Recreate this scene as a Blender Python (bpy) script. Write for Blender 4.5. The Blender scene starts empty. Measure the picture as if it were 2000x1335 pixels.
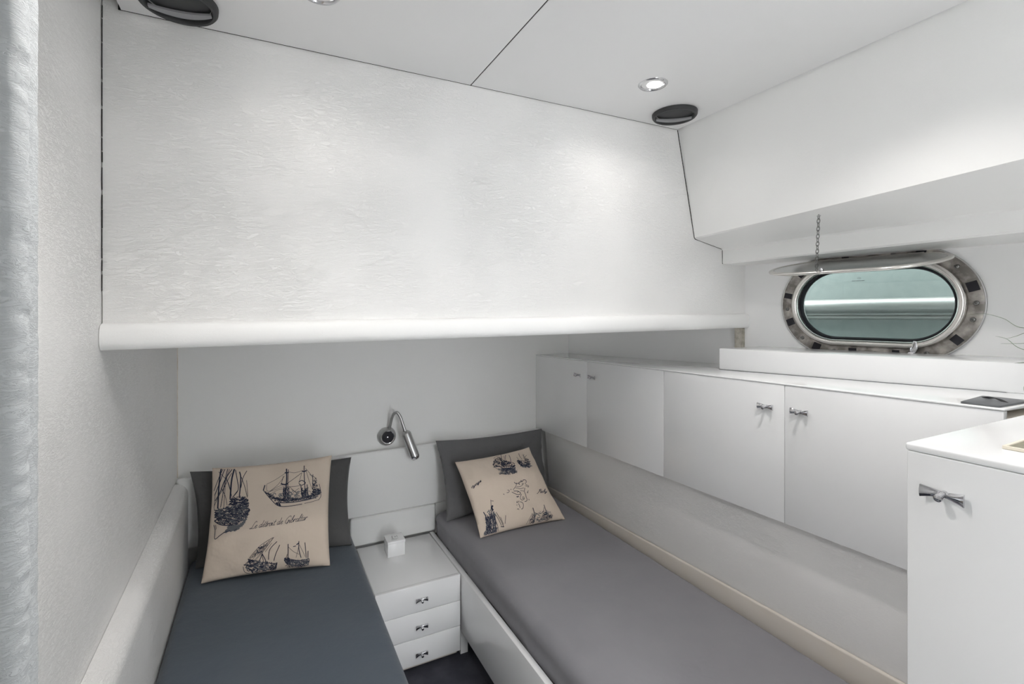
import bpy, bmesh, math, random
from mathutils import Vector, Matrix, noise
from math import sin, cos, pi, radians, sqrt, atan2

scene = bpy.context.scene
COL = scene.collection
random.seed(7)

# ------------------------------------------------------------------ camera
cam_data = bpy.data.cameras.new('camera')
cam = bpy.data.objects.new('camera', cam_data)
COL.objects.link(cam)
cam.location = (0, 0, 1.45)
cam.rotation_euler = (radians(90), 0, -radians(27.119))
cam_data.sensor_width = 36
cam_data.lens = 947 / 2000 * 36
cam_data.shift_y = -0.02775
cam_data.clip_start = 0.02
scene.camera = cam

# ------------------------------------------------------------------ world, exposure
world = bpy.data.worlds.new('world')
scene.world = world
world.use_nodes = True
wbg = world.node_tree.nodes['Background']
wbg.inputs[0].default_value = (0.95, 0.975, 1.0, 1)
wbg.inputs[1].default_value = 7.8
scene.view_settings.view_transform = 'Standard'
scene.view_settings.look = 'None'
scene.view_settings.gamma = 1
scene.view_settings.use_curve_mapping = False
scene.view_settings.exposure = 0.13
scene.cycles.max_bounces = 16
scene.cycles.diffuse_bounces = 12
scene.cycles.transmission_bounces = 10
SPOT_W = 1.0
SPOT_COL = (1.0, 0.965, 0.93)


# ------------------------------------------------------------------ materials
def mat(name, col, rough=0.5, metal=0.0, coat=0.0, spec=0.5, trans=0.0, ior=1.45, bump=None, var=None,
        emit=None, alpha=None, sheen=0.0):
    """bump = (kind, scale, strength, distance); var = (scale, colour2, amount)"""
    m = bpy.data.materials.new(name)
    m.use_nodes = True
    nt = m.node_tree
    b = nt.nodes['Principled BSDF']
    b.inputs['Base Color'].default_value = (*col, 1)
    b.inputs['Roughness'].default_value = rough
    b.inputs['Metallic'].default_value = metal
    b.inputs['Coat Weight'].default_value = coat
    b.inputs['Coat Roughness'].default_value = 0.08
    b.inputs['Specular IOR Level'].default_value = spec
    b.inputs['Transmission Weight'].default_value = trans
    b.inputs['IOR'].default_value = ior
    b.inputs['Sheen Weight'].default_value = sheen
    if alpha is not None:
        b.inputs['Alpha'].default_value = alpha
    if emit:
        b.inputs['Emission Color'].default_value = (*emit[0], 1)
        b.inputs['Emission Strength'].default_value = emit[1]
    tc = nt.nodes.new('ShaderNodeTexCoord')
    if var:
        n = nt.nodes.new('ShaderNodeTexNoise')
        n.inputs['Scale'].default_value = var[0]
        n.inputs['Detail'].default_value = 5
        mx = nt.nodes.new('ShaderNodeMix')
        mx.data_type = 'RGBA'
        mr = nt.nodes.new('ShaderNodeMapRange')
        mr.inputs[1].default_value = 0.42
        mr.inputs[2].default_value = 0.68
        mr.inputs[4].default_value = var[2]
        nt.links.new(tc.outputs['Object'], n.inputs['Vector'])
        nt.links.new(n.outputs['Fac'], mr.inputs[0])
        nt.links.new(mr.outputs[0], mx.inputs['Factor'])
        mx.inputs['A'].default_value = (*col, 1)
        mx.inputs['B'].default_value = (*var[1], 1)
        nt.links.new(mx.outputs['Result'], b.inputs['Base Color'])
    if bump:
        kind, sc, st, dist = bump
        bp = nt.nodes.new('ShaderNodeBump')
        bp.inputs['Strength'].default_value = st
        bp.inputs['Distance'].default_value = dist
        mp = nt.nodes.new('ShaderNodeMapping')
        nt.links.new(tc.outputs['Object'], mp.inputs['Vector'])
        n = nt.nodes.new('ShaderNodeTexNoise')
        n.inputs['Scale'].default_value = sc
        n.inputs['Detail'].default_value = 6
        n.inputs['Roughness'].default_value = 0.6
        nt.links.new(mp.outputs[0], n.inputs['Vector'])
        src = n.outputs['Fac']
        if kind == 'leather':          # creased vinyl: long horizontal wrinkles over fine grain
            mp.inputs['Scale'].default_value = (0.8, 0.8, 2.6)
            n.inputs['Distortion'].default_value = 1.6
            r = nt.nodes.new('ShaderNodeMapRange')
            # ridges where the noise crosses its middle value
            ab = nt.nodes.new('ShaderNodeMath'); ab.operation = 'SUBTRACT'; ab.inputs[1].default_value = 0.5
            a2 = nt.nodes.new('ShaderNodeMath'); a2.operation = 'ABSOLUTE'
            nt.links.new(n.outputs['Fac'], ab.inputs[0]); nt.links.new(ab.outputs[0], a2.inputs[0])
            r.inputs[2].default_value = 0.07
            nt.links.new(a2.outputs[0], r.inputs[0])
            m2 = nt.nodes.new('ShaderNodeTexNoise')        # where the creases gather
            m2.inputs['Scale'].default_value = 3.0
            m2.inputs['Detail'].default_value = 2
            nt.links.new(tc.outputs['Object'], m2.inputs['Vector'])
            r2 = nt.nodes.new('ShaderNodeMapRange')
            r2.inputs[1].default_value = 0.38; r2.inputs[2].default_value = 0.62
            r2.inputs[3].default_value = 0.25
            nt.links.new(m2.outputs['Fac'], r2.inputs[0])
            mu = nt.nodes.new('ShaderNodeMath'); mu.operation = 'MULTIPLY'
            nt.links.new(r.outputs[0], mu.inputs[0]); nt.links.new(r2.outputs[0], mu.inputs[1])
            src = mu.outputs[0]
        elif kind == 'weave':
            mp.inputs['Scale'].default_value = (1, 1, 1)
        elif kind == 'soft':
            n.inputs['Detail'].default_value = 3
        elif kind == 'brush':
            mp.inputs['Scale'].default_value = (1, 1, 12)
        nt.links.new(src, bp.inputs['Height'])
        nt.links.new(bp.outputs[0], b.inputs['Normal'])
    return m


M = {}
M['vinyl'] = mat('white_vinyl', (0.885, 0.88, 0.87), 0.42, bump=('leather', 48, 0.55, 0.0016),
                 var=(2.2, (0.87, 0.86, 0.845), 0.6))
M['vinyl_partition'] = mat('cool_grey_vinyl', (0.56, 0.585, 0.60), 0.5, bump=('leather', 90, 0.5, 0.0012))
M['vinyl_plain'] = mat('plain_white_vinyl', (0.88, 0.88, 0.87), 0.45, bump=('leather', 60, 0.2, 0.0008))
M['ceiling'] = mat('ceiling_vinyl', (0.89, 0.89, 0.89), 0.5, bump=('soft', 70, 0.08, 0.0006))
M['hull_vinyl'] = mat('hull_lining_vinyl', (0.86, 0.86, 0.86), 0.4, bump=('leather', 60, 0.10, 0.0006))
M['gloss'] = mat('gloss_white_laminate', (0.86, 0.865, 0.87), 0.22, coat=0.5, bump=('soft', 4, 0.03, 0.002))
M['gloss_edge'] = mat('white_edge_lacquer', (0.88, 0.885, 0.89), 0.18, coat=0.6)
M['cream'] = mat('cream_paint', (0.62, 0.58, 0.53), 0.4, var=(12, (0.62, 0.57, 0.50), 0.7))
M['carcass'] = mat('beige_board_edge', (0.78, 0.74, 0.67), 0.6, var=(40, (0.60, 0.50, 0.40), 0.5))
M['chrome'] = mat('chrome', (0.62, 0.62, 0.64), 0.10, metal=1.0)
M['steel'] = mat('brushed_steel', (0.50, 0.50, 0.50), 0.32, metal=1.0, bump=('brush', 220, 0.15, 0.0003))
M['dark_steel'] = mat('dark_steel', (0.20, 0.20, 0.195), 0.35, metal=1.0)
M['sky_blocker'] = mat('dark_sky_blocker', (0.03, 0.045, 0.045), 0.15, bump=('soft', 9, 0.4, 0.02))  # for the added sheet outside that blocks light from below
M['rim_steel'] = mat('polished_rim_steel', (0.72, 0.70, 0.67), 0.22, metal=1.0)
M['flange'] = mat('tarnished_flange', (0.20, 0.185, 0.17), 0.42, metal=0.7, var=(28, (0.50, 0.47, 0.44), 1.0))
M['black'] = mat('black_rubber', (0.012, 0.012, 0.018), 0.6)
M['black_gap'] = mat('dark_gap', (0.02, 0.02, 0.018), 0.9)
M['charcoal'] = mat('charcoal_plastic', (0.035, 0.036, 0.038), 0.5, bump=('soft', 300, 0.2, 0.0004))
M['grey_plastic'] = mat('grey_plastic', (0.13, 0.135, 0.145), 0.42)
M['slat'] = mat('pale_grey_plastic', (0.28, 0.28, 0.29), 0.4)
M['sheet_blue'] = mat('slate_blue_sheet', (0.078, 0.098, 0.122), 0.9, sheen=0.15, bump=('soft', 16, 0.45, 0.006),
                      var=(5, (0.086, 0.104, 0.126), 0.8))
M['sheet_grey'] = mat('warm_grey_sheet', (0.225, 0.22, 0.24), 0.9, sheen=0.15, bump=('soft', 14, 0.35, 0.006),
                      var=(5, (0.245, 0.24, 0.258), 0.8))
M['pillow_dark'] = mat('charcoal_pillowcase', (0.095, 0.095, 0.095), 0.92, sheen=0.1, bump=('soft', 15, 0.7, 0.010))
M['pillow_grey'] = mat('grey_pillowcase', (0.14, 0.14, 0.143), 0.92, sheen=0.1, bump=('soft', 15, 0.7, 0.010))
M['linen'] = mat('beige_linen', (0.69, 0.585, 0.485), 0.92, sheen=0.1, bump=('soft', 13, 0.6, 0.008),
                 var=(6, (0.73, 0.62, 0.515), 0.7))
M['ink'] = mat('navy_ink', (0.026, 0.030, 0.055), 0.9)
M['ink_wash'] = mat('grey_ink_wash', (0.16, 0.165, 0.18), 0.9)
M['carpet'] = mat('navy_carpet', (0.04, 0.042, 0.056), 0.95, bump=('soft', 260, 0.6, 0.003),
                  var=(9, (0.075, 0.075, 0.092), 0.8))
M['wood'] = mat('varnished_wood', (0.42, 0.24, 0.10), 0.35, var=(30, (0.25, 0.12, 0.04), 0.8))
M['raw_wood'] = mat('raw_wood_edge', (0.60, 0.57, 0.50), 0.8, var=(60, (0.40, 0.37, 0.31), 0.9),
                    bump=('soft', 200, 0.5, 0.002))
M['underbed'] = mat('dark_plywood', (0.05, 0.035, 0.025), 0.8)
M['lens'] = mat('lamp_lens', (1, 1, 1), 0.3, emit=((1.0, 0.97, 0.94), 14))
M['glass'] = mat('clear_glass', (0.93, 0.97, 0.96), 0.01, trans=1.0, ior=1.3, spec=0.4)
M['acrylic'] = mat('clear_acrylic', (0.88, 0.90, 0.90), 0.04, trans=1.0, ior=1.45)
M['outer_hull'] = mat('pale_green_hull', (0.25, 0.295, 0.282), 0.5, var=(30, (0.225, 0.27, 0.257), 0.8),
                      bump=('soft', 40, 0.3, 0.003))
M['rubrail'] = mat('metal_rail', (0.42, 0.44, 0.42), 0.40, metal=0.8, var=(25, (0.40, 0.42, 0.41), 0.6))
M['leaf'] = mat('grass_leaf', (0.10, 0.17, 0.08), 0.5, var=(30, (0.24, 0.27, 0.17), 0.6))
M['pot'] = mat('white_ceramic', (0.75, 0.75, 0.73), 0.25)
M['soil'] = mat('potting_soil', (0.03, 0.02, 0.015), 0.95)
M['tray_rim'] = mat('ivory_rim', (0.80, 0.74, 0.62), 0.35)
M['tray_in'] = mat('olive_grey_inlay', (0.20, 0.19, 0.14), 0.5, var=(60, (0.30, 0.27, 0.19), 0.8))
M['green_patina'] = mat('green_brass', (0.30, 0.33, 0.16), 0.4, metal=0.6)


# ------------------------------------------------------------------ mesh helpers
def new_obj(name, me, m=None, parent=None):
    o = bpy.data.objects.new(name, me)
    COL.objects.link(o)
    if m:
        me.materials.append(M[m] if isinstance(m, str) else m)
    if parent:
        o.parent = parent
    return o


def build(name, bm, m=None, parent=None, smooth=None, recalc=True):
    if recalc:
        bmesh.ops.recalc_face_normals(bm, faces=bm.faces[:])
    me = bpy.data.meshes.new(name)
    bm.to_mesh(me)
    bm.free()
    if smooth is not None:
        for p in me.polygons:
            p.use_smooth = True
        me.set_sharp_from_angle(angle=radians(smooth))
    return new_obj(name, me, m, parent)


def thing(name, label, cat, loc=(0, 0, 0), group=None):
    o = bpy.data.objects.new(name, None)
    o.empty_display_size = 0.05
    COL.objects.link(o)
    o.location = loc
    o['label'] = label
    o['category'] = cat
    if group:
        o['group'] = group
    return o


def tag(o, label, cat, group=None):
    o['label'] = label
    o['category'] = cat
    if group:
        o['group'] = group
    return o


def struct(o, label=None):
    o['kind'] = 'structure'
    if label:
        o['label'] = label
    return o


def child(o, parent):
    """parent o under an Empty at parent.location while the mesh is written in world coordinates"""
    o.parent = parent
    o.location = -parent.location
    return o


def hexa(bm, c, bevel=0.0, seg=2):
    """c: eight corners, bottom loop 0-3 and top loop 4-7"""
    vs = [bm.verts.new(p) for p in c]
    fs = [bm.faces.new([vs[i] for i in f]) for f in
          ((3, 2, 1, 0), (4, 5, 6, 7), (0, 1, 5, 4), (1, 2, 6, 5), (2, 3, 7, 6), (3, 0, 4, 7))]
    if bevel > 0:
        es = list({e for f in fs for e in f.edges})
        bmesh.ops.bevel(bm, geom=es, offset=bevel, segments=seg, affect='EDGES', profile=0.5)
    return vs


def boxc(x0, x1, y0, y1, z0, z1):
    return [(x0, y0, z0), (x1, y0, z0), (x1, y1, z0), (x0, y1, z0),
            (x0, y0, z1), (x1, y0, z1), (x1, y1, z1), (x0, y1, z1)]


def box(bm, x0, x1, y0, y1, z0, z1, bevel=0.0, seg=2):
    return hexa(bm, boxc(x0, x1, y0, y1, z0, z1), bevel, seg)


def poly(bm, pts):
    vs = [bm.verts.new(p) for p in pts]
    return bm.faces.new(vs)


def prism(bm, pts, d, bevel=0.0, seg=2):
    """polygon pts extruded by vector d"""
    d = Vector(d)
    a = [bm.verts.new(p) for p in pts]
    b = [bm.verts.new(Vector(p) + d) for p in pts]
    n = len(pts)
    fs = [bm.faces.new(a[::-1]), bm.faces.new(b)]
    for i in range(n):
        fs.append(bm.faces.new((a[i], a[(i + 1) % n], b[(i + 1) % n], b[i])))
    if bevel:
        es = list({e for f in fs for e in f.edges})
        bmesh.ops.bevel(bm, geom=es, offset=bevel, segments=seg, affect='EDGES')


def frame_of(d):
    d = Vector(d).normalized()
    up = Vector((0, 0, 1)) if abs(d.z) < 0.9 else Vector((1, 0, 0))
    u = d.cross(up).normalized()
    v = u.cross(d).normalized()
    return d, u, v


def tube(bm, pts, r, seg=10, cap=True, closed=False, squash=1.0):
    """swept tube; r may be a list"""
    pts = [Vector(p) for p in pts]
    n = len(pts)
    rs = r if isinstance(r, (list, tuple)) else [r] * n
    rings = []
    prev_u = None
    for i, p in enumerate(pts):
        if closed:
            d = pts[(i + 1) % n] - pts[i - 1]
        else:
            d = pts[min(i + 1, n - 1)] - pts[max(i - 1, 0)]
        d, u, v = frame_of(d)
        if prev_u is not None:
            u = (prev_u - d * prev_u.dot(d)).normalized()
            v = u.cross(d).normalized()
        prev_u = u
        rings.append([bm.verts.new(p + (u * cos(2 * pi * k / seg) + v * sin(2 * pi * k / seg) * squash) * rs[i])
                      for k in range(seg)])
    m = n if closed else n - 1
    for i in range(m):
        a, b = rings[i], rings[(i + 1) % n]
        for k in range(seg):
            bm.faces.new((a[k], a[(k + 1) % seg], b[(k + 1) % seg], b[k]))
    if cap and not closed:
        bm.faces.new(rings[0][::-1])
        bm.faces.new(rings[-1])


def lathe(bm, prof, seg=32, mtx=Matrix(), cap=True):
    """prof: (radius, height) pairs about local Z"""
    rings = []
    for r, h in prof:
        if r < 1e-6:
            rings.append([bm.verts.new(mtx @ Vector((0, 0, h)))])
        else:
            rings.append([bm.verts.new(mtx @ Vector((r * cos(2 * pi * k / seg), r * sin(2 * pi * k / seg), h)))
                          for k in range(seg)])
    for a, b in zip(rings, rings[1:]):
        for k in range(seg):
            k2 = (k + 1) % seg
            if len(a) == 1 and len(b) == 1:
                continue
            if len(a) == 1:
                bm.faces.new((a[0], b[k], b[k2]))
            elif len(b) == 1:
                bm.faces.new((a[k], b[0], a[k2]))
            else:
                bm.faces.new((a[k], a[k2], b[k2], b[k]))


def basis(o, x, y, z):
    return Matrix(((x[0], y[0], z[0], o[0]), (x[1], y[1], z[1], o[1]), (x[2], y[2], z[2], o[2]), (0, 0, 0, 1)))


def catmull(pts, n=6):
    if len(pts) < 3:
        return [tuple(p) for p in pts]
    out = []
    P = [pts[0]] + list(pts) + [pts[-1]]
    for i in range(1, len(P) - 2):
        for k in range(n):
            t = k / n
            out.append(tuple(0.5 * (2 * b + (c - a) * t + (2 * a - 5 * b + 4 * c - d) * t * t +
                                    (3 * b - a - 3 * c + d) * t ** 3)
                             for a, b, c, d in zip(P[i - 1], P[i], P[i + 1], P[i + 2])))
    out.append(tuple(pts[-1]))
    return out


# ------------------------------------------------------------------ place dimensions (metres)
XL = -0.319           # left wall
YU = 1.366            # face of the overhanging upper wall
YB = 2.42             # back wall of the bunk recess
YR = -0.9             # where the modelled part of the cabin ends behind the camera


def zc(x):            # ceiling height, it rises a little to the right
    return 2.127 + 0.0147 * (x - XL)


def zt(y):            # top of the side cabinets, the boat's sheer
    return 1.2567 - 0.0176 * y


def zb(y):            # bottom of the side cabinets
    return 0.8375 - 0.0186 * y


HA = Vector((1.617, 2.42, 0))
HD = Vector((0.183, -1.054, 0)).normalized()       # along the hull towards the camera
HN = Vector((-HD.y, HD.x, 0)) * -1                  # into the cabin
if HN.x > 0:
    HN = -HN


def hull(s, z, off=0.0):   # off > 0 is into the cabin
    p = HA + HD * s + HN * off
    return Vector((p.x, p.y, z))


# ------------------------------------------------------------------ setting
bm = bmesh.new()
box(bm, XL - 0.1, 2.1, YR, YB + 0.1, -0.05, 0.0)
struct(build('floor', bm, 'carpet'))

# left wall: one vinyl panel
bm = bmesh.new()
box(bm, XL - 0.06, XL, YR, YB + 0.06, 0, 2.3)
struct(build('wall_left', bm, 'vinyl'))

# back wall of the recess
bm = bmesh.new()
box(bm, XL + 0.0005, 1.78, YB, YB + 0.06, 0, 1.37)
struct(build('wall_back', bm, 'vinyl_plain'))

# overhanging upper wall: its right edge follows the slanted panel, soffit and fascia
up_prof = [(XL + 0.002, 1.374), (1.799, 1.395), (1.802, 1.655), (1.664, 1.652), (1.664, 1.712), (1.503, 1.748), (1.413, 2.25),
           (XL + 0.002, 2.25)]
bm = bmesh.new()
prism(bm, [(x, YU, z) for x, z in up_prof], (0, YB - YU + 0.06, 0))
struct(build('wall_back_upper', bm, 'vinyl'))

# hull lining on the right with the opening for the portlight
WS, WZ = 1.512, 1.482        # portlight centre along the hull / height
def stadium(hw, r, n=24):
    """outline points (s, z) of a horizontal stadium, half width hw, radius r"""
    pts = []
    for k in range(n + 1):
        a = -pi / 2 + pi * k / n
        pts.append((hw - r + r * cos(a), r * sin(a)))
    for k in range(n + 1):
        a = pi / 2 + pi * k / n
        pts.append((-(hw - r) + r * cos(a), r * sin(a)))
    return pts

bm = bmesh.new()
hole = stadium(0.232, 0.128)
S0, S1, Z0, Z1 = 0.0, 3.4, 0.0, 1.9
def outer_for(p):
    # matching point on the surrounding rectangle, by direction
    dx, dz = p
    sx = (S1 - WS) if dx > 0 else (WS - S0)
    sz = (Z1 - WZ) if dz > 0 else (WZ - Z0)
    t = min(sx / max(abs(dx), 1e-6), sz / max(abs(dz), 1e-6))
    return (WS + dx * t, WZ + dz * t)
inner = [bm.verts.new(hull(WS + a, WZ + b)) for a, b in hole]
inner_b = [bm.verts.new(hull(WS + a, WZ + b, -0.05)) for a, b in hole]
outer = [bm.verts.new(hull(*outer_for(p))) for p in hole]
nn = len(hole)
for i in range(nn):
    j = (i + 1) % nn
    bm.faces.new((inner[i], inner[j], outer[j], outer[i]))
    bm.faces.new((inner[i], inner_b[i], inner_b[j], inner[j]))
# corner fills
def corner(sx, sz):
    c = bm.verts.new(hull(sx, sz))
    best = None
    for i in range(nn):
        j = (i + 1) % nn
        pi_, pj = outer_for(hole[i]), outer_for(hole[j])
        on_s = lambda p: abs(p[0] - sx) < 1e-4
        on_z = lambda p: abs(p[1] - sz) < 1e-4
        if (on_s(pi_) and on_z(pj) and not on_z(pi_)) or (on_z(pi_) and on_s(pj) and not on_s(pi_)):
            bm.faces.new((outer[i], outer[j], c))
            return
for sx in (S0, S1):
    for sz in (Z0, Z1):
        corner(sx, sz)
struct(build('wall_hull', bm, 'hull_vinyl'))

# ceiling panels: a dark backing with two vinyl panels and 3 mm gaps
bm = bmesh.new()
hexa(bm, [(XL, YR, zc(XL) + 0.03), (1.6, YR, zc(1.6) + 0.03), (1.6, YU, zc(1.6) + 0.03), (XL, YU, zc(XL) + 0.03),
          (XL, YR, 2.3), (1.6, YR, 2.3), (1.6, YU, 2.3), (XL, YU, 2.3)])
struct(build('ceiling', bm, 'black_gap'))
for k, (xa, xb) in enumerate(((XL + 0.035, 0.5565), (0.5595, 1.407))):
    bm = bmesh.new()
    y1 = YU - 0.0035
    hexa(bm, [(xa, YR, zc(xa)), (xb, YR, zc(xb)), (xb, y1, zc(xb)), (xa, y1, zc(xa)),
              (xa, YR, zc(xa) + 0.032), (xb, YR, zc(xb) + 0.032), (xb, y1, zc(xb) + 0.032), (xa, y1, zc(xa) + 0.032)],
         0.0015, 2)
    struct(build('ceiling', bm, 'ceiling', smooth=40))

# dark joints: between the ceiling panels, along the upper wall and down the right corner
bm = bmesh.new()
zz = zc(0.558) + 0.0015
hexa(bm, [(0.5566, YR, zz), (0.5594, YR, zz), (0.5594, YU - 0.004, zz), (0.5566, YU - 0.004, zz),
          (0.5566, YR, zz + 0.02), (0.5594, YR, zz + 0.02), (0.5594, YU - 0.004, zz + 0.02), (0.5566, YU - 0.004, zz + 0.02)])
struct(build('trim_8', bm, 'black_gap'), 'dark joint between the two ceiling panels')
bm = bmesh.new()
za, zb_ = zc(XL) + 0.0012, zc(1.41) + 0.0012
hexa(bm, [(XL + 0.03, YU - 0.0034, za), (1.409, YU - 0.0034, zb_), (1.409, YU - 0.0001, zb_), (XL + 0.03, YU - 0.0001, za),
          (XL + 0.03, YU - 0.0034, za + 0.02), (1.409, YU - 0.0034, zb_ + 0.02), (1.409, YU - 0.0001, zb_ + 0.02), (XL + 0.03, YU - 0.0001, za + 0.02)])
struct(build('trim_9', bm, 'black_gap'), 'dark joint between ceiling and upper wall')
bm = bmesh.new()
tube(bm, [(1.4125, YU - 0.0005, zc(1.41)), (1.502, YU - 0.0005, 1.747), (1.506, YU - 0.0005, 1.742), (1.660, YU - 0.0005, 1.711), (1.662, YU - 0.0005, 1.652)], 0.0016, 6)
struct(build('trim_10', bm, 'black_gap'), 'dark joint where the slanted panel meets the upper wall')

# slanted panel, soffit and fascia along the hull side
ys = [YU + 0.03, 1.0, 0.70, 0.42, 0.0, YR]
def slant_bottom(y):
    t = max(0.0, (YU - y)) / 0.94
    return (1.503 - 0.035 * min(t, 1.6), 1.746 + 0.040 * min(t, 1.5) ** 1.1)
bm = bmesh.new()
rows = []
for y in ys:
    xb, zbm = slant_bottom(y)
    rows.append([bm.verts.new(p) for p in
                 ((1.411, y, zc(1.41) + 0.04), (xb, y, zbm), (xb + 0.006, y, zbm - 0.005), (1.655, y, 1.712), (1.661, y, 1.706),
                  (1.661, y, 1.655), (1.667, y, 1.650), (2.05, y, 1.655), (2.05, y, 2.3), (1.45, y, 2.3))])
for a, b in zip(rows, rows[1:]):
    n = len(a)
    for k in range(n):
        bm.faces.new((a[k], a[(k + 1) % n], b[(k + 1) % n], b[k]))
bm.faces.new(rows[0]); bm.faces.new(rows[-1][::-1])
struct(build('wall_right_upper', bm, 'vinyl_plain', smooth=25))

# padded nosing along the lower edge of the upper wall
def padded_bar(name, path, prof, m, par=None, wob=0.0):
    """prof: (outward, up) loop; path: list of (point, outward dir)"""
    bm = bmesh.new()
    rings = []
    for p, o in path:
        p = Vector(p)
        rings.append([bm.verts.new(p + Vector(o) * a + Vector((0, 0, 1)) * b) for a, b in prof])
    for a, b in zip(rings, rings[1:]):
        n = len(a)
        for k in range(n):
            bm.faces.new((a[k], a[(k + 1) % n], b[(k + 1) % n], b[k]))
    bm.faces.new(rings[0]); bm.faces.new(rings[-1][::-1])
    return build(name, bm, m, par, smooth=50)

prof = [(0.0, 0.0), (0.010, -0.003), (0.017, 0.002), (0.021, 0.012), (0.0225, 0.026), (0.021, 0.040), (0.016, 0.050), (0.008, 0.0545), (0.0, 0.056)]
path = []
for k in range(31):
    t = k / 30
    x = XL + 0.001 + (1.801 - XL) * t
    zz = 1.372 + 0.022 * t
    path.append(((x, YU, zz), (0, -1, 0)))
struct(padded_bar('trim_1', path, prof, 'vinyl_plain'), 'padded white vinyl nosing along the overhang')

# frayed board edge in the corner beside the portlight wall, below the nosing
bm = bmesh.new()
c0 = hull(1.045, 0)
for k in range(7):
    xx = 1.772 + k * 0.0042
    box(bm, xx, xx + 0.0032, YU + 0.002 + 0.002 * (k % 2), YU + 0.03, 1.25, 1.392 - 0.004 * (k % 3), 0.0006, 1)
struct(build('trim_2', bm, 'raw_wood'), 'frayed raw board edge in the corner beside the portlight')

# padded partition edge right beside the camera
bm = bmesh.new()
PX0, PX1, PY0, PY1 = -0.30, -0.150, 0.452, 0.497
nz = 620
sec = []
for k in range(24):
    sec.append((PX0 + (PX1 - 0.012 - PX0) * k / 23, PY0, 0, 0))
for k in range(1, 11):
    a = pi / 2 * k / 10
    sec.append((PX1 - 0.012 + 0.012 * sin(a), PY0 + 0.012 - 0.012 * cos(a), 1, 0))
for k in range(1, 9):
    sec.append((PX1, PY0 + 0.012 + 0.011 * k / 8, 2, k / 8))
for k in range(0, 9):
    sec.append((PX1 - 0.0040, PY0 + 0.0235 + 0.0210 * k / 8, 3, k / 8))
rows = []
for j in range(nz + 1):
    z = 0.75 + 1.40 * j / nz
    row = []
    scal = 0.5 + 0.5 * sin(z * 62 + 3.0 * noise.noise(Vector((0, 0, z * 8))))       # hem pulled in by the staples
    for (x, y, kd, e) in sec:
        w1 = noise.noise(Vector((x * 20, y * 20, z * 34))) * 0.0016
        w2 = (noise.noise(Vector((x * 45 + z * 40, y * 45, z * 95))) * 0.0015 + noise.noise(Vector((x * 130, y * 130, z * 210))) * 0.0007)
        if kd == 0:
            dx, dy = 0, (w1 + w2) * 0.5
        elif kd == 1:
            dx, dy = w1 * 0.6 + w2, (w1 + w2) * 0.6
        elif kd == 2:
            dx = w1 * 0.6 + w2 - 0.0030 * e ** 3
            dy = e ** 2 * (0.0045 * scal - 0.0015)
        else:
            dx = w2 * 0.4 - 0.0012 * (1 - scal) * (e < 0.5)
            dy = (1 - e) * (0.0030 * scal - 0.0012)
        row.append(bm.verts.new((x + dx, y + dy, z)))
    rows.append(row)
for a, b in zip(rows, rows[1:]):
    for k in range(len(a) - 1):
        bm.faces.new((a[k], a[k + 1], b[k + 1], b[k]))
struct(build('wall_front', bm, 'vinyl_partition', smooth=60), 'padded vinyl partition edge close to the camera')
bm = bmesh.new()
box(bm, XL, PX1 - 0.006, PY0 + 0.004, PY1, 0.0, 2.2)
struct(build('wall_front_core', bm, 'cream'))

# unseen end wall, shaped to shade the partition; its added doorway admits fill light
bm = bmesh.new()
for c in (boxc(XL, 0.50, YR - 0.05, -0.32, 0, 2.25), boxc(0.886, 2.1, YR - 0.05, -0.56, 0, 2.25), boxc(0.50, 0.886, YR - 0.05, YR, 2.05, 2.25)):
    hexa(bm, c)
struct(build('wall_rear_light_block', bm, 'vinyl_plain'), 'unseen white end wall added behind the camera to block and gate the fill light')

# dark ragged joint between the left wall and the upper wall
bm = bmesh.new()
z = 1.50
while z < 2.12:
    L = random.uniform(0.02, 0.07)
    w = random.uniform(0.0006, 0.0016)
    box(bm, XL + 0.001, XL + 0.001 + w, YU - 0.0025, YU + 0.001, z, min(z + L, 2.13))
    z += L + random.uniform(0.0, 0.012)
struct(build('trim_3', bm, 'black_gap'), 'dark ragged joint in the left corner')
bm = bmesh.new()
box(bm, XL, XL + 0.003, YB - 0.003, YB, 0.77, 1.375)
struct(build('trim_4', bm, 'carcass'), 'narrow sealant bead in the recess corner')

# ------------------------------------------------------------------ padded panels round the bunks
def pad(name, corners, bevel, m='vinyl_plain', seg=4):
    bm = bmesh.new()
    hexa(bm, corners, bevel, seg)
    return build(name, bm, m, smooth=60)

# headboard across both bunks
hb = pad('headboard', [(XL + 0.003, 2.362, 0.487), (1.388, 2.362, 0.487), (1.388, 2.417, 0.487), (XL + 0.003, 2.417, 0.487),
                       (XL + 0.003, 2.362, 0.782), (1.388, 2.362, 0.806), (1.388, 2.417, 0.790), (XL + 0.003, 2.417, 0.766)], 0.012)
tag(hb, 'long padded white vinyl headboard band on the wall above both bunks', 'headboard')
hb2 = pad('padded_panel', boxc(0.360, 0.776, 2.362, 2.416, 0.352, 0.4855), 0.010)
tag(hb2, 'short padded white panel between the headboard band and the nightstand', 'wall panel')
hb3 = pad('padded_panel', boxc(0.7785, 1.386, 2.380, 2.416, 0.30, 0.4855), 0.006)
tag(hb3, 'recessed padded panel behind the head of the right bunk', 'wall panel')

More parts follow.
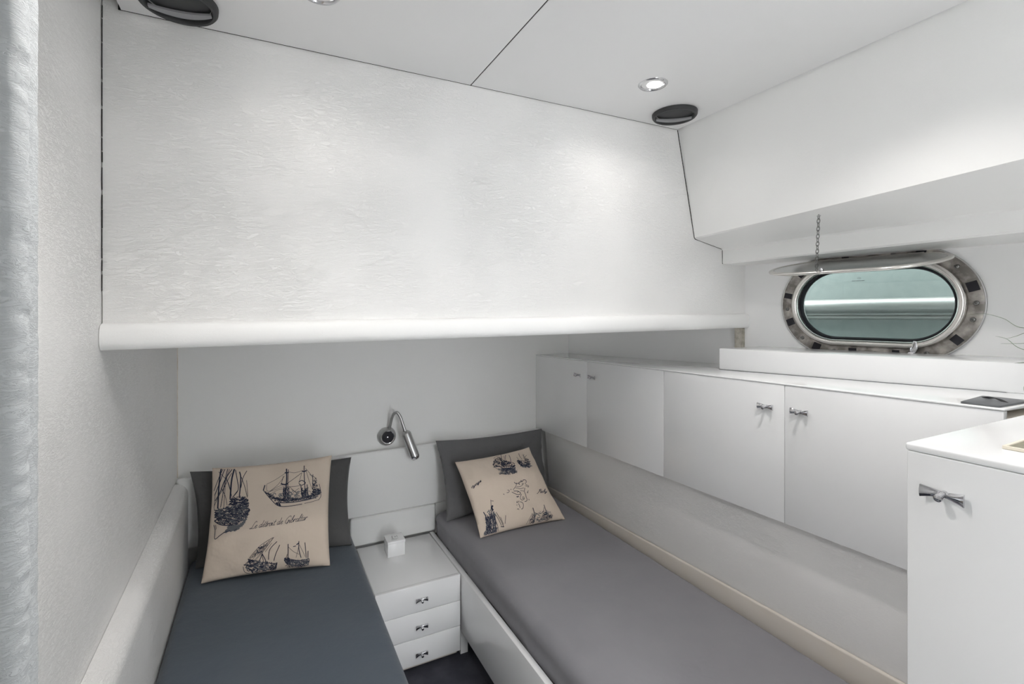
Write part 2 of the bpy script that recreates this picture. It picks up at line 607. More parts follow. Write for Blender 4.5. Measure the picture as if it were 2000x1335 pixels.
# bolster along the left wall
bm = bmesh.new()
prof_n = 12
rings = []
for y in [0.40, 0.8, 1.2, 1.6, 2.0, 2.30, 2.335, 2.352, 2.3585]:
    zt_ = 0.705 + (y - 0.55) * 0.0345
    sh = 0.0
    if y > 2.32:
        sh = {2.335: 0.004, 2.352: 0.016, 2.3585: 0.035}[y]
    th = 0.052 - sh
    row = [(XL + 0.001, y, 0.40), (XL + th, y, 0.40)]
    for k in range(prof_n + 1):
        a = pi / 2 * k / prof_n
        row.append((XL + 0.001 + (th - 0.001) * (cos(a) ** 0.8), y, zt_ - 0.045 - sh * 0.2 + 0.045 * sin(a)))
    rings.append([bm.verts.new(p) for p in row])
for a, b in zip(rings, rings[1:]):
    n = len(a)
    for k in range(n):
        bm.faces.new((a[k], a[(k + 1) % n], b[(k + 1) % n], b[k]))
bm.faces.new(rings[0]); bm.faces.new(rings[-1][::-1])
o = build('side_bolster', bm, 'vinyl', smooth=50)
tag(o, 'long rounded white vinyl bolster along the left wall beside the left bunk', 'bolster')

# padded panel under the cabinets on the right
PXR = 1.449
o = pad('padded_panel', [(PXR, 0.402, 0.40), (1.50, 0.402, 0.40), (1.50, 2.358, 0.40), (PXR, 2.358, 0.40),
                         (1.414, 0.402, zb(0.402) - 0.003), (1.48, 0.402, zb(0.402) - 0.003), (1.48, 2.358, zb(2.358) - 0.003),
                         (1.414, 2.358, zb(2.358) - 0.003)], 0.008)
o.data.materials.clear(); o.data.materials.append(M['vinyl'])
tag(o, 'long padded white vinyl panel between the cabinets and the right bunk', 'wall panel')
bm = bmesh.new()
hexa(bm, [(1.424, 0.402, 0.36), (1.437, 0.402, 0.36), (1.437, 2.355, 0.36), (1.424, 2.355, 0.36),
          (1.428, 0.402, 0.524), (1.437, 0.402, 0.528), (1.437, 2.355, 0.476), (1.428, 2.355, 0.472)], 0.003)
tag(build('bed_side_rail', bm, 'cream', smooth=40), 'cream painted ledge board between the right bunk and the padded panel', 'ledge')


# ------------------------------------------------------------------ handles
def handle_mesh():
    bm = bmesh.new()
    n, mseg = 20, 6
    front, back = [], []
    for i in range(n + 1):
        u = -0.026 + 0.052 * i / n
        a = abs(u) / 0.026
        hh = 0.0040 + 0.0052 * a ** 1.4
        w = 0.010 - 0.006 * (1 - a * a)
        fr, bk = [], []
        for j in range(mseg + 1):
            v = -hh + 2 * hh * j / mseg
            bul = 0.0022 * (1 - (v / hh) ** 2)
            fr.append(bm.verts.new((u, v, w + bul + 0.0015)))
            bk.append(bm.verts.new((u, v, w - 0.0015)))
        front.append(fr); back.append(bk)
    for i in range(n):
        for j in range(mseg):
            bm.faces.new((front[i][j], front[i + 1][j], front[i + 1][j + 1], front[i][j + 1]))
            bm.faces.new((back[i][j + 1], back[i + 1][j + 1], back[i + 1][j], back[i][j]))
        bm.faces.new((front[i][0], back[i][0], back[i + 1][0], front[i + 1][0]))
        bm.faces.new((front[i][-1], front[i + 1][-1], back[i + 1][-1], back[i][-1]))
    for e in (0, n):
        for j in range(mseg):
            bm.faces.new((front[e][j], front[e][j + 1], back[e][j + 1], back[e][j]))
    tube(bm, [(0, 0, 0), (0, 0, 0.007)], 0.0055, 14)                   # post
    peg = [(0, 0.0005, 0.005), (0, 0.0, 0.010), (0, -0.001, 0.015), (0, -0.002, 0.0195), (0, -0.0025, 0.0225), (0, -0.0027, 0.0240)]
    tube(bm, peg, [0.0050, 0.0042, 0.0044, 0.0056, 0.0052, 0.0022], 14)   # finger peg
    bmesh.ops.recalc_face_normals(bm, faces=bm.faces[:])
    me = bpy.data.meshes.new('handle')
    bm.to_mesh(me); bm.free()
    for p in me.polygons:
        p.use_smooth = True
    me.set_sharp_from_angle(angle=radians(45))
    me.materials.append(M['chrome'])
    return me

HM = handle_mesh()


def add_handle(parent, pos, u, v, w, scale=1.0):
    o = bpy.data.objects.new('handle', HM)
    COL.objects.link(o)
    o.parent = parent
    o['label'] = 'chrome bow-tie handle'
    base = Vector(pos)
    pl = parent.matrix_world.translation
    o.matrix_basis = Matrix.Translation(-Vector(parent_offset(parent))) @ basis(base, u, v, w) @ Matrix.Scale(scale, 4)
    return o


def parent_offset(o):
    t = Vector((0, 0, 0))
    while o:
        t += o.location
        o = o.parent
    return t


# ------------------------------------------------------------------ side cabinets on the right
XF = 1.392
def side_cabinet(y_near, y_far, y_split, label, handles):
    t = thing('side_cabinet', label, 'cabinet', (XF, (y_near + y_far) / 2, zb((y_near + y_far) / 2)),
              'white cabinets along the right side')
    # carcass behind the doors, following the hull
    bm = bmesh.new()
    def xh(y):
        s = (HA.y - y) / -HD.y
        return (HA + HD * s).x - 0.006
    g = 0.0015
    a, b = y_near + g, y_far - g
    hexa(bm, [(XF + 0.018, a, zb(a) + 0.0015), (min(xh(a), 1.62), a, zb(a) + 0.0015), (min(xh(b), 1.62), b, zb(b) + 0.0015), (XF + 0.018, b, zb(b) + 0.0015),
              (XF + 0.018, a, zt(a) - 0.0225), (xh(a), a, zt(a) - 0.0225), (xh(b), b, zt(b) - 0.0225), (XF + 0.018, b, zt(b) - 0.0225)])
    child(build('body', bm, 'carcass'), t)
    for (a, b, hy) in ((y_near + 0.0012, y_split - 0.0010, handles[0]), (y_split + 0.0010, y_far - 0.0012, handles[1])):
        bm = bmesh.new()
        zta, ztb = zt(a) - 0.006, zt(b) - 0.006
        hexa(bm, [(XF, a, zb(a)), (XF + 0.0175, a, zb(a)), (XF + 0.0175, b, zb(b)), (XF, b, zb(b)),
                  (XF, a, zta), (XF + 0.0175, a, zta), (XF + 0.0175, b, ztb), (XF, b, ztb)], 0.0012, 2)
        d = child(build('door', bm, 'gloss', smooth=40), t)
        if hy is not None:
            y, z = hy
            add_handle(d, (XF, y, z), (0, -1, -0.0), (0, 0, 1), (-1, 0, 0))
    return t

side_cabinet(1.417, 2.4185, 1.924, 'pale two-door cabinet at the back, nearer the headboard corner',
             ((1.873, 1.1475), (1.990, 1.1455)))
side_cabinet(0.437, 1.417, 0.923, 'wide two-door gloss white cabinet below the portlight',
             ((0.873, 1.164), (0.980, 1.162)))
# continuous worktop over both cabinets
bm = bmesh.new()
def xhull(y, off=0.004):
    s = (HA.y - y) / -HD.y
    return (HA + HD * s).x - off
cs = []
ya, yb_ = 0.436, 2.4165
top = [(XF - 0.002, ya), (xhull(ya), ya), (xhull(yb_), yb_), (XF - 0.002, yb_)]
hexa(bm, [(x, y, zt(y) - 0.021 if i in (1, 2) else zt(y) - 0.0055) for i, (x, y) in enumerate(top)] + [(x, y, zt(y)) for x, y in top], 0.0022, 3)
tag(build('worktop', bm, 'gloss_edge', smooth=50), 'long glossy white top running over the side cabinets', 'worktop')

# end board below the worktop at the near end of the run
# ledge box under the portlight
bm = bmesh.new()
A1, B1 = (1.570, 1.305), (1.716, 0.402)
bx = [(A1[0], A1[1]), (B1[0], B1[1]), (xhull(B1[1], 0.003), B1[1]), (xhull(1.305, 0.003), 1.305)]
# zt(y) at the box foot
hexa(bm, [(x, y, zt(max(y, 0.44)) + 0.0008) for x, y in bx] + [(x, y, 1.3155 + 0.012 * (1.305 - y)) for x, y in bx], 0.002, 2)
tag(build('ledge_box', bm, 'gloss', smooth=40), 'low white boxed ledge on the worktop under the portlight', 'ledge')
bm = bmesh.new()
p0 = Vector((A1[0] - 0.0015, A1[1], zt(1.3) + 0.0006)); p1 = Vector((B1[0] - 0.0015, B1[1], zt(0.44) + 0.001))
tube(bm, [p0, (p0 + (p1 - p0) * 0.86)], 0.0011, 6)
struct(build('trim_5', bm, 'grey_plastic'), 'thin dark sealant line along the foot of the ledge')

# ------------------------------------------------------------------ cabinet in the right foreground
FX, FY, FZ = 0.891, 0.392, 1.250
fg = thing('base_cabinet', 'tall gloss white cabinet in the right foreground with one large chrome handle', 'cabinet', (FX, 0.0, 0.0))
bm = bmesh.new()
box(bm, FX + 0.018, 1.80, -0.55, FY - 0.001, 0.0, FZ - 0.028)
child(build('body', bm, 'gloss'), fg)
bm = bmesh.new()
box(bm, FX, FX + 0.0175, -0.16, FY - 0.0005, 0.06, FZ - 0.0125, 0.0018, 3)
d = child(build('door', bm, 'gloss', smooth=40), fg)
add_handle(d, (FX, 0.3445, 1.1845), (0, -1, 0), (0, 0, 1), (-1, 0, 0))
bm = bmesh.new()
box(bm, FX, FX + 0.0175, -0.55, -0.163, 0.06, FZ - 0.0125, 0.0018, 3)
child(build('door', bm, 'gloss', smooth=40), fg)
bm = bmesh.new()
box(bm, FX - 0.001, 1.80, -0.55, FY + 0.002, FZ - 0.012, FZ, 0.004, 4)
child(build('worktop', bm, 'gloss_edge', smooth=50), fg)

# small cream-rimmed tray on that cabinet
tr = thing('tray', 'flat ivory-rimmed tray at the edge of the foreground cabinet top', 'tray', (1.05, 0.26, FZ))
bm = bmesh.new()
def rect_ring(bm, c, ux, uy, w, h, t, z0, z1):
    c = Vector(c); ux = Vector(ux); uy = Vector(uy)
    def P(a, b, z): return c + ux * a + uy * b + Vector((0, 0, z))
    for (a0, a1, b0, b1) in ((0, w, 0, t), (0, w, h - t, h), (0, t, t, h - t), (w - t, w, t, h - t)):
        hexa(bm, [P(a0, b0, z0), P(a1, b0, z0), P(a1, b1, z0), P(a0, b1, z0), P(a0, b0, z1), P(a1, b0, z1), P(a1, b1, z1), P(a0, b1, z1)], 0.0006, 1)
tx, ty = Vector((0.02, -1.0, 0)).normalized(), Vector((1, 0.02, 0)).normalized()
rect_ring(bm, (0.972, 0.308, FZ + 0.0003), tx, ty, 0.12, 0.16, 0.004, 0, 0.005)
child(build('rim', bm, 'tray_rim', smooth=40), tr)
bm = bmesh.new()
c = Vector((0.972, 0.308, FZ + 0.0003))
P = lambda a, b, z: c + tx * a + ty * b + Vector((0, 0, z))
hexa(bm, [P(.004, .004, 0.0), P(.116, .004, 0.0), P(.116, .156, 0.0), P(.004, .156, 0.0),
          P(.004, .004, .0030), P(.116, .004, .0030), P(.116, .156, .0030), P(.004, .156, .0030)])
child(build('inlay', bm, 'tray_in'), tr)

# dark grey plate with a raised strap on the corner of the worktop
pt = thing('charging_plate', 'flat dark grey plate with a raised curved clip on the worktop corner', 'plate', (1.45, 0.475, 1.2495))
bm = bmesh.new()
q = [(1.397, 0.446), (1.398, 0.512), (1.545, 0.525), (1.545, 0.441)]
hexa(bm, [(x, y, zt(y) + 0.0004) for x, y in q] + [(x, y, zt(y) + 0.0050) for x, y in q], 0.0015, 2)
child(build('base', bm, 'grey_plastic', smooth=40), pt)
bm = bmesh.new()
n = 16
ra, rb = [], []
for k in range(n + 1):
    t = k / n
    p = Vector((1.505 - 0.045 * t, 0.507 - 0.052 * t, 1.2530 + 0.0055 * sin(pi * t)))
    sd = Vector((0.5, 0.85, 0)).normalized() * 0.008
    ra.append([bm.verts.new(p + sd), bm.verts.new(p - sd), bm.verts.new(p - sd - Vector((0, 0, 0.0015))), bm.verts.new(p + sd - Vector((0, 0, 0.0015)))])
for a, b in zip(ra, ra[1:]):
    for k in range(4):
        bm.faces.new((a[k], a[(k + 1) % 4], b[(k + 1) % 4], b[k]))
bm.faces.new(ra[0]); bm.faces.new(ra[-1][::-1])
child(build('clip', bm, 'charcoal', smooth=50), pt)

# ------------------------------------------------------------------ portlight
pl = thing('window_1', 'oval steel portlight in the hull wall above the white ledge', 'window', hull(WS, WZ))
pl['kind'] = 'structure'
def ring_sweep(bm, hw, r, prof, n=28, closed=True):
    """prof: list of (radial offset, inward offset) closed loop swept round a stadium"""
    base = stadium(hw, r, n)
    N = len(base)
    rings = []
    for (a, b) in base:
        ca = (hw - r) if a > 0 else -(hw - r)
        dx, dz = a - ca, b
        L = sqrt(dx * dx + dz * dz)
        dx, dz = dx / L, dz / L
        rings.append([bm.verts.new(hull(WS + a + dx * ro, WZ + b + dz * ro, off)) for ro, off in prof])
    for i in range(N):
        A_, B_ = rings[i], rings[(i + 1) % N]
        for k in range(len(prof) if closed else len(prof) - 1):
            k2 = (k + 1) % len(prof)
            bm.faces.new((A_[k], A_[k2], B_[k2], B_[k]))

bm = bmesh.new()
ring_sweep(bm, 0.250, 0.147, [(0, 0.001), (0, 0.010), (0.003, 0.012), (0.036, 0.010), (0.041, 0.007), (0.043, 0.001)])
child(build('flange', bm, 'flange', smooth=40), pl)
bm = bmesh.new()
loop = [(0.010 + 0.0115 * cos(2 * pi * k / 14), 0.016 + 0.015 * sin(2 * pi * k / 14)) for k in range(14)]
ring_sweep(bm, 0.230, 0.126, loop)
child(build('rim', bm, 'rim_steel', smooth=60), pl)
bm = bmesh.new()
loop = [(-0.007 + 0.0055 * cos(2 * pi * k / 10), -0.004 + 0.016 * sin(2 * pi * k / 10)) for k in range(10)]
ring_sweep(bm, 0.232, 0.128, loop)
child(build('gasket', bm, 'black', smooth=60), pl)
# fixed glass in the opening, with the small maker's roundel and line of print etched near its top
bm = bmesh.new()
gs = stadium(0.229, 0.125, 28)
ga = [bm.verts.new(hull(WS + a, WZ + b, -0.018)) for a, b in gs]
gb = [bm.verts.new(hull(WS + a, WZ + b, -0.024)) for a, b in gs]
bm.faces.new(ga); bm.faces.new(gb[::-1])
for k in range(len(gs)):
    k2 = (k + 1) % len(gs)
    bm.faces.new((ga[k], gb[k], gb[k2], ga[k2]))
child(build('glass', bm, 'glass', smooth=30), pl)
bm = bmesh.new()
tube(bm, [hull(1.472 + 0.0055 * cos(2 * pi * k / 14), 1.576 + 0.0035 * sin(2 * pi * k / 14), -0.0172) for k in range(14)], 0.0004, 5, closed=True)
tube(bm, [hull(1.468, 1.576, -0.0172), hull(1.476, 1.576, -0.0172)], 0.0004, 5)
for a_, w_ in ((1.450, .006), (1.458, .003), (1.464, .007), (1.473, .004), (1.480, .008)):
    tube(bm, [hull(a_, 1.567, -0.0172), hull(a_ + w_, 1.567, -0.0172)], 0.0010, 5)
child(build('etched_mark', bm, 'grey_plastic'), pl)
# outer edge bead
bm = bmesh.new()
loop = [(0.0405 + 0.003 * cos(2 * pi * k / 8), 0.006 + 0.003 * sin(2 * pi * k / 8)) for k in range(8)]
ring_sweep(bm, 0.250, 0.147, loop)
child(build('edge_bead', bm, 'steel', smooth=60), pl)
# black squares and screws round the flange
def flange_pt(t, rad):
    """t: distance along a stadium of half width .268, radius .165, from the rightmost point, counter-clockwise"""
    hw, r = 0.250 + 0.020, 0.147 + 0.020
    st = 2 * (hw - r)
    per = 2 * st + 2 * pi * r
    t = t % 1.0 * per
    q = pi * r / 2
    if t < q:
        a = t / r
        return (hw - r + (r + rad) * cos(a), (r + rad) * sin(a)), a
    t -= q
    if t < st:
        return (hw - r - t, r + rad), pi / 2
    t -= st
    if t < 2 * q:
        a = pi / 2 + t / r
        return (-(hw - r) + (r + rad) * cos(a), (r + rad) * sin(a)), a
    t -= 2 * q
    if t < st:
        return (-(hw - r) + t, -(r + rad)), -pi / 2
    t -= st
    a = -pi / 2 + t / r
    return (hw - r + (r + rad) * cos(a), (r + rad) * sin(a)), a

for t, w in ((0.035, 0.030), (0.155, 0.026), (0.30, 0.022), (0.41, 0.022), (0.475, 0.020), (0.545, 0.026), (0.635, 0.026), (0.715, 0.024), (0.80, 0.020), (0.915, 0.024)):
    bm = bmesh.new()
    (a, b), ang = flange_pt(t, 0)
    er = Vector((cos(ang), sin(ang))); et = Vector((-sin(ang), cos(ang)))
    cs = []
    for off in (0.0095, 0.0125):
        for du, dv in ((-1, -1), (1, -1), (1, 1), (-1, 1)):
            p = Vector((a, b)) + er * dv * 0.0135 + et * du * w / 2
            cs.append(hull(WS + p.x, WZ + p.y, off))
    hexa(bm, cs)
    child(build('rubber_pad', bm, 'black'), pl)
for t in (0.085, 0.205, 0.36, 0.51, 0.595, 0.675, 0.76, 0.855, 0.965, 0.0):
    bm = bmesh.new()
    (a, b), ang = flange_pt(t, 0)
    mt = basis(hull(WS + a, WZ + b, 0.0110), HD, Vector((0, 0, 1)), HN)
    lathe(bm, [(0.0, 0.0012), (0.0022, 0.0012), (0.0028, 0.0040), (0.0062, 0.0028), (0.0078, -0.001)], 14, mt)
    child(build('screw', bm, 'dark_steel', smooth=40), pl)
# wing nut latch at the bottom
bm = bmesh.new()
(a, b), ang = flange_pt(0.825, 0)
bp = hull(WS + 0.118, WZ - 0.165, 0.012)
lathe(bm, [(0.0, 0.026), (0.009, 0.025), (0.012, 0.014), (0.014, 0.004), (0.014, 0.0)], 14, basis(bp, HD, Vector((0, 0, 1)), HN))
tube(bm, [bp + HN * 0.014, bp + HN * 0.016 + Vector((0, 0, 0.022)) + HD * 0.007, bp + HN * 0.018 + Vector((0, 0, 0.044)) + HD * 0.010],
     [0.006, 0.0105, 0.004], 10, squash=0.35)
child(build('latch', bm, 'chrome', smooth=50), pl)
bm = bmesh.new()
tube(bm, [bp + HN * 0.010 + HD * 0.008, bp + HN * 0.013 + HD * 0.020 - Vector((0, 0, 0.004)), bp + HN * 0.012 + HD * 0.030 - Vector((0, 0, 0.001))],
     [0.007, 0.009, 0.004], 10, squash=0.5)
child(build('latch_tab', bm, 'green_patina', smooth=50), pl)

# the opening pane, swung up and held by a chain
pane = thing('window_pane', 'clear oval portlight pane swung open and held up by a chain', 'window pane', hull(WS, 1.62, 0.03))
hinge_c = hull(WS - 0.005, 1.640, 0.034)
free_c = Vector((1.560, 0.868, 1.578))
ax_v = (free_c - hinge_c); PH = ax_v.length / 2 + 0.004
ax_v.normalize()
ax_u = HD.copy()
ax_v = (ax_v - ax_u * ax_v.dot(ax_u)).normalized()
ax_w = ax_u.cross(ax_v).normalized()
if ax_w.z < 0:
    ax_w = -ax_w
pc = (hinge_c + free_c) / 2
PHW = 0.250
PMX = basis(pc, ax_u, ax_v, ax_w)
def pane_ring(bm, hw, r, prof):
    base = stadium(hw, r, 28)
    N = len(base)
    rings = []
    for (a, b) in base:
        ca = (hw - r) if a > 0 else -(hw - r)
        dx, dz = a - ca, b
        L = sqrt(dx * dx + dz * dz); dx /= L; dz /= L
        rings.append([bm.verts.new(PMX @ Vector((a + dx * ro, b + dz * ro, off))) for ro, off in prof])
    for i in range(N):
        for k in range(len(prof)):
            k2 = (k + 1) % len(prof)
            bm.faces.new((rings[i][k], rings[i][k2], rings[(i + 1) % N][k2], rings[(i + 1) % N][k]))
    return rings
bm = bmesh.new()
pane_ring(bm, PHW - 0.010, PH - 0.010, [(0.010 * cos(2 * pi * k / 10) * 0.9, 0.006 * sin(2 * pi * k / 10)) for k in range(10)])
child(build('pane_frame', bm, 'rim_steel', smooth=60), pane)
bm = bmesh.new()
base = stadium(PHW - 0.016, PH - 0.016, 28)
up = [bm.verts.new(PMX @ Vector((a, b, 0.004))) for a, b in base]
dn = [bm.verts.new(PMX @ Vector((a, b, -0.004))) for a, b in base]
bm.faces.new(up); bm.faces.new(dn[::-1])
for i in range(len(base)):
    j = (i + 1) % len(base)
    bm.faces.new((up[i], dn[i], dn[j], up[j]))
child(build('glass', bm, 'acrylic', smooth=40), pane)
# little ball stud for the chain on the free edge
stud = PMX @ Vector((-0.044, PH - 0.002, 0.0))
bm = bmesh.new()
lathe(bm, [(0.0, 0.010), (0.0045, 0.0075), (0.0062, 0.002), (0.0045, -0.003), (0.003, -0.006), (0.0045, -0.010), (0.0, -0.010)], 14,
      Matrix.Translation(stud + Vector((0.004, -0.008, 0.008))))
child(build('stud', bm, 'chrome', smooth=50), pane)
# hinge barrels on the hull side
bm = bmesh.new()
for du in (-0.13, 0.13):
    p0 = PMX @ Vector((du - 0.02, -PH + 0.001, 0.0)); p1 = PMX @ Vector((du + 0.02, -PH + 0.001, 0.0))
    tube(bm, [p0, p1], 0.006, 12)
    q = (p0 + p1) / 2
    a = PMX @ Vector((du - 0.015, -PH, -0.004)); b = PMX @ Vector((du + 0.015, -PH, -0.004))
    hexa(bm, [a, b, b - HN * 0.026 - Vector((0, 0, 0.012)), a - HN * 0.026 - Vector((0, 0, 0.012)),
              a + Vector((0, 0, 0.005)), b + Vector((0, 0, 0.005)), b - HN * 0.026 - Vector((0, 0, 0.004)), a - HN * 0.026 - Vector((0, 0, 0.004))])
child(build('hinge', bm, 'rim_steel', smooth=50), pane)

# chain
ct = Vector((1.470, 0.868, 1.7425)); cb = stud + Vector((-0.002, 0.004, 0.006))
ch = thing('chain', 'thin steel chain hanging from the soffit and holding up the open pane', 'chain', ct)
nlink = 15
ctrl = [ct + (cb - ct) * (k / nlink) for k in range(nlink + 1)]
bm = bmesh.new()
for k in range(nlink):
    a, b = ctrl[k], ctrl[k + 1]
    d, u, v = frame_of(b - a)
    ang = radians(25 if k % 2 else 115)
    sd = u * cos(ang) + v * sin(ang)
    c = (a + b) / 2
    L = (b - a).length * 0.68
    pts = []
    for q in range(12):
        th = 2 * pi * q / 12
        pts.append(c + d * L * cos(th) + sd * 0.0042 * sin(th))
    tube(bm, pts, 0.0010, 6, closed=True)
child(build('links', bm, 'dark_steel', smooth=60), ch)
bm = bmesh.new()
lathe(bm, [(0.0, 0.004), (0.004, 0.003), (0.006, 0.0), (0.0, 0.0)], 12, Matrix.Translation(ct + Vector((0, 0, -0.003))))
child(build('ceiling_eye', bm, 'steel', smooth=50), ch)

# outside the portlight: the neighbouring pale hull and its rail
bm = bmesh.new()
rows = []
for k in range(9):
    z = 0.2 + 2.6 * k / 8
    rows.append([bm.verts.new(hull(s, z, -0.55 - 0.012 * (k - 4) ** 2 / 4)) for s in (-2.5, 0, 1.5, 3, 6)])
for a, b in zip(rows, rows[1:]):
    for k in range(4):
        bm.faces.new((a[k], a[k + 1], b[k + 1], b[k]))
o = build('neighbouring_hull', bm, 'outer_hull', smooth=60, recalc=True)
tag(o, 'pale green-grey hull of the boat alongside, seen through the portlight', 'boat hull')
bm = bmesh.new()
pts = [hull(s, 1.478 + 0.004 * s, -0.50) for s in (-2.5, 0, 1.5, 3, 6)]
tube(bm, pts, 0.032, 20)
pts = [hull(s, 1.430 + 0.004 * s, -0.535) for s in (-2.5, 0, 1.5, 3, 6)]
tube(bm, pts, 0.012, 12)
o = build('rubbing_rail', bm, 'rubrail', smooth=60)
tag(o, 'horizontal metal rubbing rail on the hull outside the portlight', 'rail')

# unseen dark sheet, added to block world light from below the rail
bm = bmesh.new()
poly(bm, [hull(-2.5, 0.85, -0.06), hull(6, 0.85, -0.06), hull(6, 0.85, -0.56), hull(-2.5, 0.85, -0.56)])
o = tag(build('sky_blocker', bm, 'sky_blocker'), 'unseen dark sheet added in the gap outside the hull to block light from below', 'sky_blocker')
o['kind'] = 'stuff'

# ------------------------------------------------------------------ downlights
def downlight(x, y, label, power):
    z = zc(x)
    t = thing('downlight', label, 'ceiling light', (x, y, z), 'recessed ceiling downlights')
    bm = bmesh.new()
    lathe(bm, [(0.033, 0.010), (0.033, -0.001), (0.036, -0.004), (0.041, -0.0035), (0.0445, 0.0), (0.0445, 0.002)], 40)
    r = build('bezel', bm, 'chrome', t, smooth=50)
    bm = bmesh.new()
    lathe(bm, [(0.0, -0.001), (0.0325, 0.0005), (0.0328, 0.004), (0.0, 0.004)], 32)
    build('lens', bm, 'lens', t, smooth=50)
    l = bpy.data.lights.new('downlight_beam', 'SPOT')
    l.energy = SPOT_W * power
    l.color = SPOT_COL
    l.spot_size = radians(156 if power < 10 else 130)
    l.spot_blend = 1.0
    l.shadow_soft_size = 0.012
    lo = bpy.data.objects.new('downlight_beam', l)
    COL.objects.link(lo)
    lo.parent = t
    lo.location = (0, 0, -0.018)
    return t

downlight(1.054, 1.118, 'recessed chrome downlight beside the round speaker at the right ceiling corner', 3.4)
downlight(0.105, 1.103, 'recessed chrome downlight at the top edge, near the left round speaker', 2.2)
downlight(1.050, 0.570, 'recessed downlight further forward over the right bunk', 21.0)
downlight(0.105, 0.620, 'recessed downlight further forward over the left bunk', 24.0)

# ------------------------------------------------------------------ round ceiling speakers
def speaker(x, y, rot, label):
    z = zc(x)
    t = thing('ceiling_speaker', label, 'speaker', (x, y, z), 'round black ceiling fittings')
    bm = bmesh.new()
    lathe(bm, [(0.063, 0.004), (0.063, -0.010), (0.066, -0.0145), (0.072, -0.0145), (0.0755, -0.010), (0.0765, 0.0), (0.0765, 0.003)], 48)
    build('ring', bm, 'charcoal', t, smooth=40)
    bm = bmesh.new()
    lathe(bm, [(0.0, -0.006), (0.030, -0.0065), (0.055, -0.004), (0.0625, 0.001)], 40)
    build('grille', bm, 'charcoal', t, smooth=40)
    # curved pale blade crossing one side of the disc
    bm = bmesh.new()
    ra = []
    n = 24
    c, s_ = cos(rot), sin(rot)
    for k in range(n + 1):
        u = -0.0600 + 0.120 * k / n
        bow = 0.016 * (1 - (u / 0.060) ** 2)
        wid = 0.0035 + 0.0055 * (1 - (u / 0.060) ** 2)
        row = []
        for dv, dz in ((-wid, -0.0125), (wid, -0.0150), (wid, -0.008), (-wid, -0.008)):
            v = 0.018 + bow + dv
            row.append(bm.verts.new((u * c - v * s_, u * s_ + v * c, dz)))
        ra.append(row)
    for a, b in zip(ra, ra[1:]):
        for k in range(4):
            bm.faces.new((a[k], a[(k + 1) % 4], b[(k + 1) % 4], b[k]))
    bm.faces.new(ra[0]); bm.faces.new(ra[-1][::-1])
    build('blade', bm, 'slat', t, smooth=40)
    return t

speaker(1.281, 1.252, radians(-37), 'round black ceiling fitting with a pale curved blade in the right corner')
speaker(-0.166, 1.268, radians(-8), 'round black ceiling fitting cut by the top edge at the left')

# ------------------------------------------------------------------ bunks
def rounded_loop(x0, x1, y0, y1, r, n=8, per=0.03):
    pts = []
    for cx, cy, a0 in ((x1 - r, y1 - r, 0), (x0 + r, y1 - r, pi / 2), (x0 + r, y0 + r, pi), (x1 - r, y0 + r, 3 * pi / 2)):
        for k in range(n + 1):
            a = a0 + pi / 2 * k / n
            pts.append((cx + r * cos(a), cy + r * sin(a)))
    out = []
    for i in range(len(pts)):
        a, b = pts[i], pts[(i + 1) % len(pts)]
        L = math.dist(a, b)
        m = max(1, int(L / per))
        for k in range(m):
            out.append((a[0] + (b[0] - a[0]) * k / m, a[1] + (b[1] - a[1]) * k / m))
    return out


